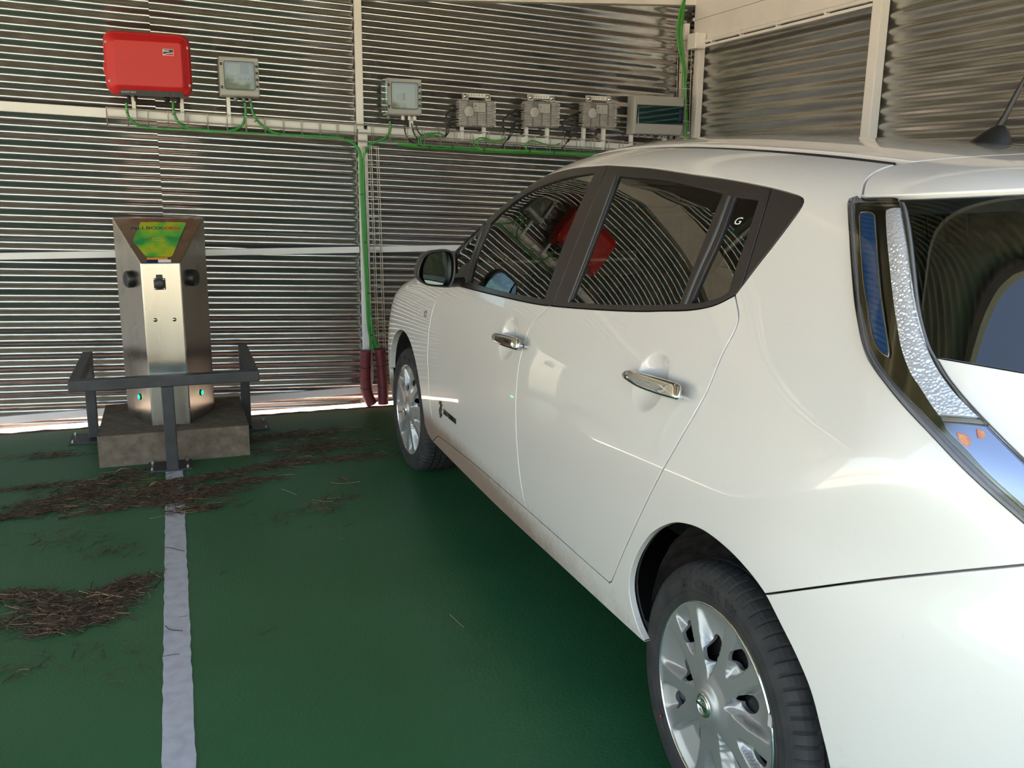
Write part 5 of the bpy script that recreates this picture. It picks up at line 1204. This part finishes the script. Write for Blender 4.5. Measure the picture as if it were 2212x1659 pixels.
cable([(842, 262), (843, 282), (832, 298), (815, 306), (797, 315), (787, 332), (785, 380), (789, 480), (795, 600), (802, 690), (811, 735), (820, 762)], RG, M['green'], 'green cable from the left gland of the box right of the post, dropping down')
for k, (dy, Yk) in enumerate(((0, 5.508), (3.2, 5.512), (6, 5.52), (3, 5.532))):
    cable([(792, 330 + dy, Yk), (797, 313 + dy, Yk), (812, 306 + dy, Yk), (860, 307 + dy, Yk), (920, 313 + dy, Yk), (1000, 318 + dy, Yk), (1060, 322 + dy, Yk), (1150, 325 + dy, Yk), (1240, 329 + dy, Yk), (1330, 333 + dy, Yk)][(3 if k else 0):], RG * (.9 if k else .7), M['green2'] if k % 2 else M['green'], ('thin green cable in the tray bottom joining at the middle post', 'bright green cable lying lowest in the tray below the modules', 'green cable in the tray below the modules, middle of the bundle', 'bright green cable at the back of the bundle below the modules')[k])
# loops under the modules
def loopc(pts, lab, bright): cable(pts, .0048, M['green2'] if bright else M['green'], lab)
loopc([(958, 293), (950, 288), (930, 288), (912, 292), (904, 302), (908, 313), (920, 318), (950, 320), (1000, 322), (1030, 325)], 'green cable loop left of the first finned module', False)
loopc([(955, 297), (935, 292), (915, 296), (908, 304), (912, 312), (925, 316), (960, 317), (1000, 319), (1030, 322)], 'inner green cable loop left of the first finned module', False)
loopc([(1093, 298), (1080, 303), (1062, 303), (1050, 299), (1037, 298), (1026, 304), (1025, 314), (1034, 321), (1050, 324), (1090, 326), (1140, 328)], 'bright green cable loop below the first finned module', True)
loopc([(1090, 302), (1070, 306), (1052, 304), (1040, 303), (1032, 309), (1034, 317), (1044, 322), (1070, 324), (1110, 326)], 'inner bright green cable loop below the first finned module', True)
loopc([(1210, 310), (1195, 314), (1175, 311), (1160, 306), (1148, 304), (1137, 310), (1136, 320), (1142, 326), (1160, 328), (1200, 330), (1240, 332)], 'bright green cable loop below the middle finned module', True)
# black leads
kb = 'black leads between boxes and modules'
def bk(pts, lab, r=.0042): cable(pts, r, M['blackcable'], lab, group=None, name='black_cable')
bk([(874, 266), (875, 285), (884, 302), (900, 312), (925, 318), (960, 319)], 'black lead from the left white gland of the post-side box')
bk([(889, 266), (893, 285), (902, 300), (915, 313), (935, 319), (970, 321)], 'black lead from the middle white gland of the post-side box')
bk([(898, 266), (901, 280), (908, 290), (918, 295), (935, 296), (958, 296)], 'black lead from the right white gland of the post-side box')
for q, (x, y) in enumerate(((990, 232), (1127, 237), (1257, 241))):
    nmq = ('first', 'middle', 'last')[q]; s = (0, 1, 1)[q]
    if q == 0:
        bk([(993, 236, 5.51), (975, 238), (964, 250), (962, 268), (965, 285), (960, 295)], 'upper black lead curving out of the first finned module', .0046)
        bk([(993, 258, 5.51), (978, 258), (968, 266), (966, 282), (962, 295)], 'middle black lead of the first finned module', .004)
        bk([(993, 265, 5.51), (980, 266), (971, 274), (969, 286), (960, 298)], 'lower black lead of the first finned module', .004)
    else:
        bk([(x + 3, y, 5.51), (x - 12, y + 4), (x - 30, y + 12), (x - 40, y + 22), (x - 42, y + 38), (x - 38, y + 52), (x - 36, y + 66)], 'black lead running down from the top of the %s finned module' % nmq, .0046)
        bk([(x - 26, y + 10), (x - 36, y + 16), (x - 41, y + 28), (x - 38, y + 40), (x - 28, y + 44), (x - 18, y + 38), (x - 14, y + 26), (x - 18, y + 14), (x - 28, y + 9)], 'coiled black lead beside the %s finned module' % nmq, .0046)
        bk([(x + 3, y + 25, 5.51), (x - 12, y + 26), (x - 22, y + 34), (x - 24, y + 48), (x - 30, y + 62), (x - 44, y + 82)], 'lower black lead of the %s finned module crossing the tray' % nmq, .0042)
        bk([(x + 3, y + 32, 5.51), (x - 8, y + 33), (x - 17, y + 40), (x - 21, y + 52), (x - 30, y + 66)], 'lowest black lead of the %s finned module' % nmq, .0036)
# corner cables
cr_ = 'green cables in the corner'
for k, (dx, m_) in enumerate(((0, 'green2'), (4, 'green'), (8, 'green2'), (11, 'green'))):
    cable([(1476 + dx * .4, 2 - dx, 5.50), (1467 + dx * .9, 30, 5.49), (1462 + dx, 70, 5.49), (1467 + dx * .8, 110, 5.495), (1475 + dx * .5, 150, 5.50), (1478 + dx * .45, 220, 5.505), (1480 + dx * .5, 300, 5.505), (1482 + dx * .5, 420, 5.505)], .0052, M[m_], ('leftmost bright green cable bulging out of the corner tray', 'second green cable from the left in the corner tray', 'bright green cable right of centre in the corner tray', 'rightmost green cable in the corner tray')[k])
bk([(1447, 160), (1462, 157), (1490, 153)], 'stiff black tie end sticking out left of the corner tray', .0018)
mb = MB(); c = wp(1487, 287, 5.494); mb.box(c, (.020, .004, .014)); o = mb.build('cable_tag', M['label']); tag(o, 'small white tag on the green cables at the corner, above the car roof', 'tag')
# ties
tl = [((275, 244), (0, 0, 1), .007, 'black cable tie on the cable under the left inverter gland'), ((375, 247), (0, 0, 1), .007, 'black cable tie on the cable under the right inverter gland'), ((397, 279), (1, 0, 0), .009, 'black cable tie below the red inverter where two cables join'), ((517, 281), (1, 0, .0), .009, 'black cable tie below the box beside the inverter'), ((552, 262), (.5, 0, -1), .008, 'black cable tie on the right bend below the box beside the inverter'),
      ((604, 291), (1, 0, 0), .010, 'black cable tie on the tray midway to the post'), ((744, 299), (1, 0, -.1), .011, 'black cable tie on the tray just left of the post'), ((781, 420), (0, 0, 1), .012, 'highest black cable tie on the upright cable bundle'), ((788, 524), (0, 0, 1), .012, 'black cable tie on the upright bundle above the middle rail'), ((796, 633), (0, 0, 1), .012, 'black cable tie on the upright bundle below the middle rail'), ((802, 724), (0, 0, 1), .012, 'lowest black cable tie, just above the conduits'),
      ((926, 317), (1, 0, 0), .012, 'black cable tie in the tray below the post-side box'), ((976, 318), (1, 0, 0), .012, 'black cable tie in the tray left of the first module'), ((1044, 323), (1, 0, 0), .012, 'black cable tie in the tray below the first module'), ((1143, 327), (1, 0, 0), .012, 'black cable tie in the tray below the middle module'), ((1196, 329), (1, 0, 0), .012, 'black cable tie in the tray right of the middle module'), ((1468, 118), (.2, 0, 1), .012, 'upper black cable tie in the corner bundle'), ((1483, 240), (0, 0, 1), .013, 'lower black cable tie in the corner bundle')]
for (p, ax, r, lb) in tl: tie(wp(p[0], p[1], 5.508), ax, r)['label'] = lb
# ---- maroon corrugated conduits
def ribbed(pts, lab):
    P = [tuple(wp(x, y, 5.475)) for x, y in pts]; P = catmull(P, .0028); mb = MB(); rs = [.0330 + (.0022 if i % 3 == 0 else -.0012) for i in range(len(P))]; mb.tube(P, .033, 22, rs=rs)
    r_ = root('corrugated_conduit', P[-1], lab, 'conduit', 'maroon corrugated conduits'); mb.build('pipe', M['conduit'], r_)
    for f in (.30, .68): k = int(len(P) * f); mb = MB(); mb.lathe(Vector(P[k]), (0, 0, 1), [(.0345, -.002), (.0362, -.002), (.0362, .002), (.0345, .002)], 20); mb.build('cable_tie', M['black'], r_)
    mb = MB(); mb.lathe(Vector(P[0]) - Vector((0, 0, .001)), (0, 0, 1), [(.031, 0), (0, .0)], 20); mb.build('dark_opening', M['black'], r_)
ribbed([(790, 757), (789, 800), (790, 830), (794, 852), (803, 873)], 'left maroon corrugated conduit at the foot of the post, bending right')
ribbed([(820, 753), (824, 790), (827, 830), (828, 872)], 'right maroon corrugated conduit at the foot of the post, straight')
# ================================================================== litter on the floor
def fl(x, y, z=.003): p = on(x, y, 2, 0.0); return Vector((p.x, p.y, z))
def heap(name, spots, n, L, label, seed, hz=.006, mats=('needle', 'straw'), paler=.06, wd=.0011):
    """spots: (picture x, y, spread m along, spread m across, angle deg, weight)"""
    R_ = random.Random(seed); tot = sum(s[5] for s in spots); mb = MB()
    for i in range(n):
        t = R_.uniform(0, tot); k = 0
        while t > spots[k][5]: t -= spots[k][5]; k += 1
        x, y, sa, sb, an, _ = spots[k]; c = fl(x, y); a = math.radians(an)
        p = Vector((c.x, c.y, 0)) + Vector((math.cos(a), math.sin(a), 0)) * R_.gauss(0, sa) + Vector((-math.sin(a), math.cos(a), 0)) * R_.gauss(0, sb)
        if p.y > 5.44: p.y = 5.44
        th = a + R_.gauss(0, .85); l_ = L * R_.uniform(.4, 1.3); dens = math.exp(-((p - Vector((c.x, c.y, 0))).length / (sa + sb + 1e-6)) ** 2 * 2)
        z = .0012 + R_.random() * hz * dens; bend = R_.gauss(0, .35); pts = []
        for q in range(4):
            f = q / 3 - .5; pts.append(p + Vector((math.cos(th + bend * f), math.sin(th + bend * f), 0)) * l_ * f + Vector((0, 0, z + R_.uniform(0, .002))))
        r_ = wd * R_.uniform(.7, 1.5); mi = 1 if R_.random() < paler else 0
        vs = []; 
        for q, pt in enumerate(pts):
            s_ = Vector((-math.sin(th), math.cos(th), 0)) * r_ * (1 - .5 * abs(q / 3 - .5)); vs += [pt - s_, pt + Vector((0, 0, r_)), pt + s_]
        fs = []
        for q in range(3): o = q * 3; fs += [(o, o + 3, o + 4, o + 1), (o + 1, o + 4, o + 5, o + 2)]
        mb.add(vs, fs, mi)
    o = mb.build(name, [M[mats[0]], M[mats[1]]], fixn=False); tag(o, label, 'pine needles', None, 'stuff'); return o
heap('pine_needles', [(220, 1295, .07, .035, 25, 3), (170, 1340, .07, .03, 10, 3), (60, 1290, .09, .02, -20, 1.4), (110, 1320, .08, .02, -25, 1.0), (30, 1350, .06, .03, -20, .4), (270, 1265, .05, .02, 30, .8)], 1700, .085, 'dense heap of dry pine needles near the left edge of the floor, left of the white line', 3, .016, paler=.10, wd=.0013)
heap('pine_needles', [(60, 1110, .16, .025, 12, 2.2), (160, 1075, .14, .035, 12, 2.2), (230, 1045, .12, .04, 15, 1.6), (100, 1050, .12, .015, 0, .6), (260, 1095, .10, .02, 12, 1.4), (330, 1065, .08, .05, 5, 1.6), (270, 1022, .07, .02, 15, .5), (60, 985, .14, .02, 5, .3), (130, 985, .08, .012, 0, .4)], 2000, .075, 'long drift of pine needles on the floor left of the white line, before the plinth', 5, .008)
heap('pine_needles', [(375, 1045, .06, .035, 0, 1.6), (380, 1080, .06, .04, 10, 1.6), (440, 1065, .09, .05, 8, 2.4), (470, 1030, .10, .03, 8, 1.6), (540, 1040, .08, .02, 3, 1.0), (590, 1005, .09, .025, 12, .9), (420, 1100, .07, .025, 5, .7)], 1500, .075, 'drift of pine needles lying across the white line in front of the guard rail foot', 7, .008)
heap('pine_needles', [(660, 940, .16, .05, -3, 2.2), (665, 970, .16, .07, 0, 2.4), (640, 1000, .13, .04, 0, 1.0), (760, 990, .10, .03, 0, 1.2), (740, 960, .12, .03, 0, .5), (580, 950, .10, .05, 0, .3)], 1000, .08, 'scattered pine needles between the plinth and the front wheel of the car', 9, .008)
heap('pine_needles', [(720, 1080, .06, .02, 5, .8), (690, 1100, .05, .03, 0, .6), (605, 1120, .06, .05, 20, .5), (240, 1190, .05, .07, 60, .6), (130, 1175, .12, .05, 25, .5), (110, 1150, .10, .03, 20, .3), (200, 1410, .10, .05, -40, .3), (40, 1450, .04, .04, 40, .3), (560, 1230, .3, .2, 0, .12), (700, 1130, .15, .1, 0, .12)], 210, .06, 'sparse single pine needles strewn over the middle of the green floor', 12, .002)
def leafo(x, y, L, w_, an, lab, mat='leafdry', lift=.008):
    c = fl(x, y, lift); a = math.radians(an); d = Vector((math.cos(a), math.sin(a), 0)); s = Vector((-math.sin(a), math.cos(a), 0)); vs = []; N = 9
    for i in range(N):
        t = i / (N - 1); ww = w_ * math.sin(PI * min(1, t * .92 + .05)) ** .8; p = c + d * L * (t - .5) + Vector((0, 0, .010 * math.sin(t * 3)))
        vs += [p + s * ww + Vector((0, 0, .006)), p, p - s * ww + Vector((0, 0, .004))]
    fs = []
    for i in range(N - 1): o = i * 3; fs += [(o, o + 3, o + 4, o + 1), (o + 1, o + 4, o + 5, o + 2)]
    fs2 = [tuple(v + len(vs) for v in reversed(f)) for f in fs]; vs2 = [v - Vector((0, 0, .0006)) for v in vs]
    mb = MB(); mb.add(vs + vs2, fs + fs2, 0, True); mb.tube([c + d * L * .48, c + d * L * .75 + Vector((0, 0, -.004))], .0009, 5)
    o = mb.build('dry_leaf', M[mat]); tag(o, lab, 'leaf', 'dry leaves on the floor')
leafo(740, 1042, .065, .012, 130, 'reddish brown dry leaf among needles right of the drift, before the front wheel')
leafo(335, 1052, .060, .009, 40, 'pale curled dry leaf just left of the white line before the guard rail foot', 'straw')
leafo(265, 1022, .060, .006, 20, 'narrow tan leaf on the needles left of the guard rail foot', 'straw')
leafo(268, 953, .022, .003, 20, 'tiny dark leaf lying on top of the concrete plinth', 'leafdry', .162) if False else None
def twig(pts, r, mat, lab):
    mb = MB(); mb.tube([tuple(p) for p in catmull([tuple(fl(x, y, .004)) for x, y in pts], .01)], r, 5); o = mb.build('twig', M[mat]); tag(o, lab, 'twig', 'twigs on the floor')
twig([(972, 1330), (985, 1342), (1001, 1357)], .0012, 'straw', 'single pale straw on the bare green floor between the line and the car')
twig([(357, 1184), (372, 1186), (384, 1190), (398, 1192)], .0012, 'needle', 'thin dark twig across the white line, the farther of two')
twig([(357, 1354), (366, 1362), (380, 1364), (395, 1365)], .0013, 'needle', 'thin dark twig across the white line, the nearer of two')
twig([(608, 1058), (625, 1064), (641, 1071)], .0011, 'straw', 'pale bent straw on the floor right of the needle drift')
twig([(700, 965), (722, 966)], .0012, 'straw', 'short pale straw among needles left of the front wheel')
twig([(715, 1044), (740, 1046), (778, 1042)], .0011, 'straw', 'pale straw lying under the reddish brown leaf')
# ================================================================== trees behind the open side (seen in the reflections)
def tree(x, y, h, r, seed, lab):
    R_ = random.Random(seed); t_ = root('tree', (x, y, -.125), lab, 'tree', 'trees behind the open side')
    mb = MB(); mb.tube([(x, y, -.13), (x + .05, y, h * .3), (x - .05, y + .05, h * .6)], .12, 8, rs=[.16, .12, .07])
    for k in range(5): a = k * 1.3; mb.tube([(x, y, h * .3), (x + math.cos(a) * r * .5, y + math.sin(a) * r * .5, h * .62)], .04, 6, rs=[.06, .02])
    mb.build('trunk', M['leafdry'], t_); mb = MB()
    for i in range(1500):
        u = R_.gauss(0, 1); v = R_.gauss(0, 1); w_ = R_.gauss(0, 1); d = Vector((u, v, w_)).normalized() * (R_.random() ** .45)
        p = Vector((x + d.x * r, y + d.y * r, h * .62 + d.z * h * .38)) * 1.0; a = Vector((R_.gauss(0, 1), R_.gauss(0, 1), R_.gauss(0, 1))).normalized(); b = a.orthogonal().normalized(); s = R_.uniform(.10, .20)
        mb.add([p + a * s, p + b * s * .5, p - a * s, p - b * s * .5], [(0, 1, 2, 3)])
    mb.build('crown', M['leaf'], t_, fixn=False)
for k, (x, y, h, r) in enumerate(((-9, -15, 3.6, 2.2), (-5.5, -14, 3.9, 2.1), (-2, -15.5, 3.5, 2.2), (1.5, -14.5, 3.9, 2.2), (5, -15, 3.7, 2.1), (8.5, -14, 3.9, 2.2))):
    tree(x, y, h, r, 20 + k, ('far left green tree behind the open side', 'second green tree from the left behind the open side', 'third green tree from the left behind the open side', 'fourth green tree from the left behind the open side', 'fifth green tree from the left behind the open side', 'far right green tree behind the open side')[k])
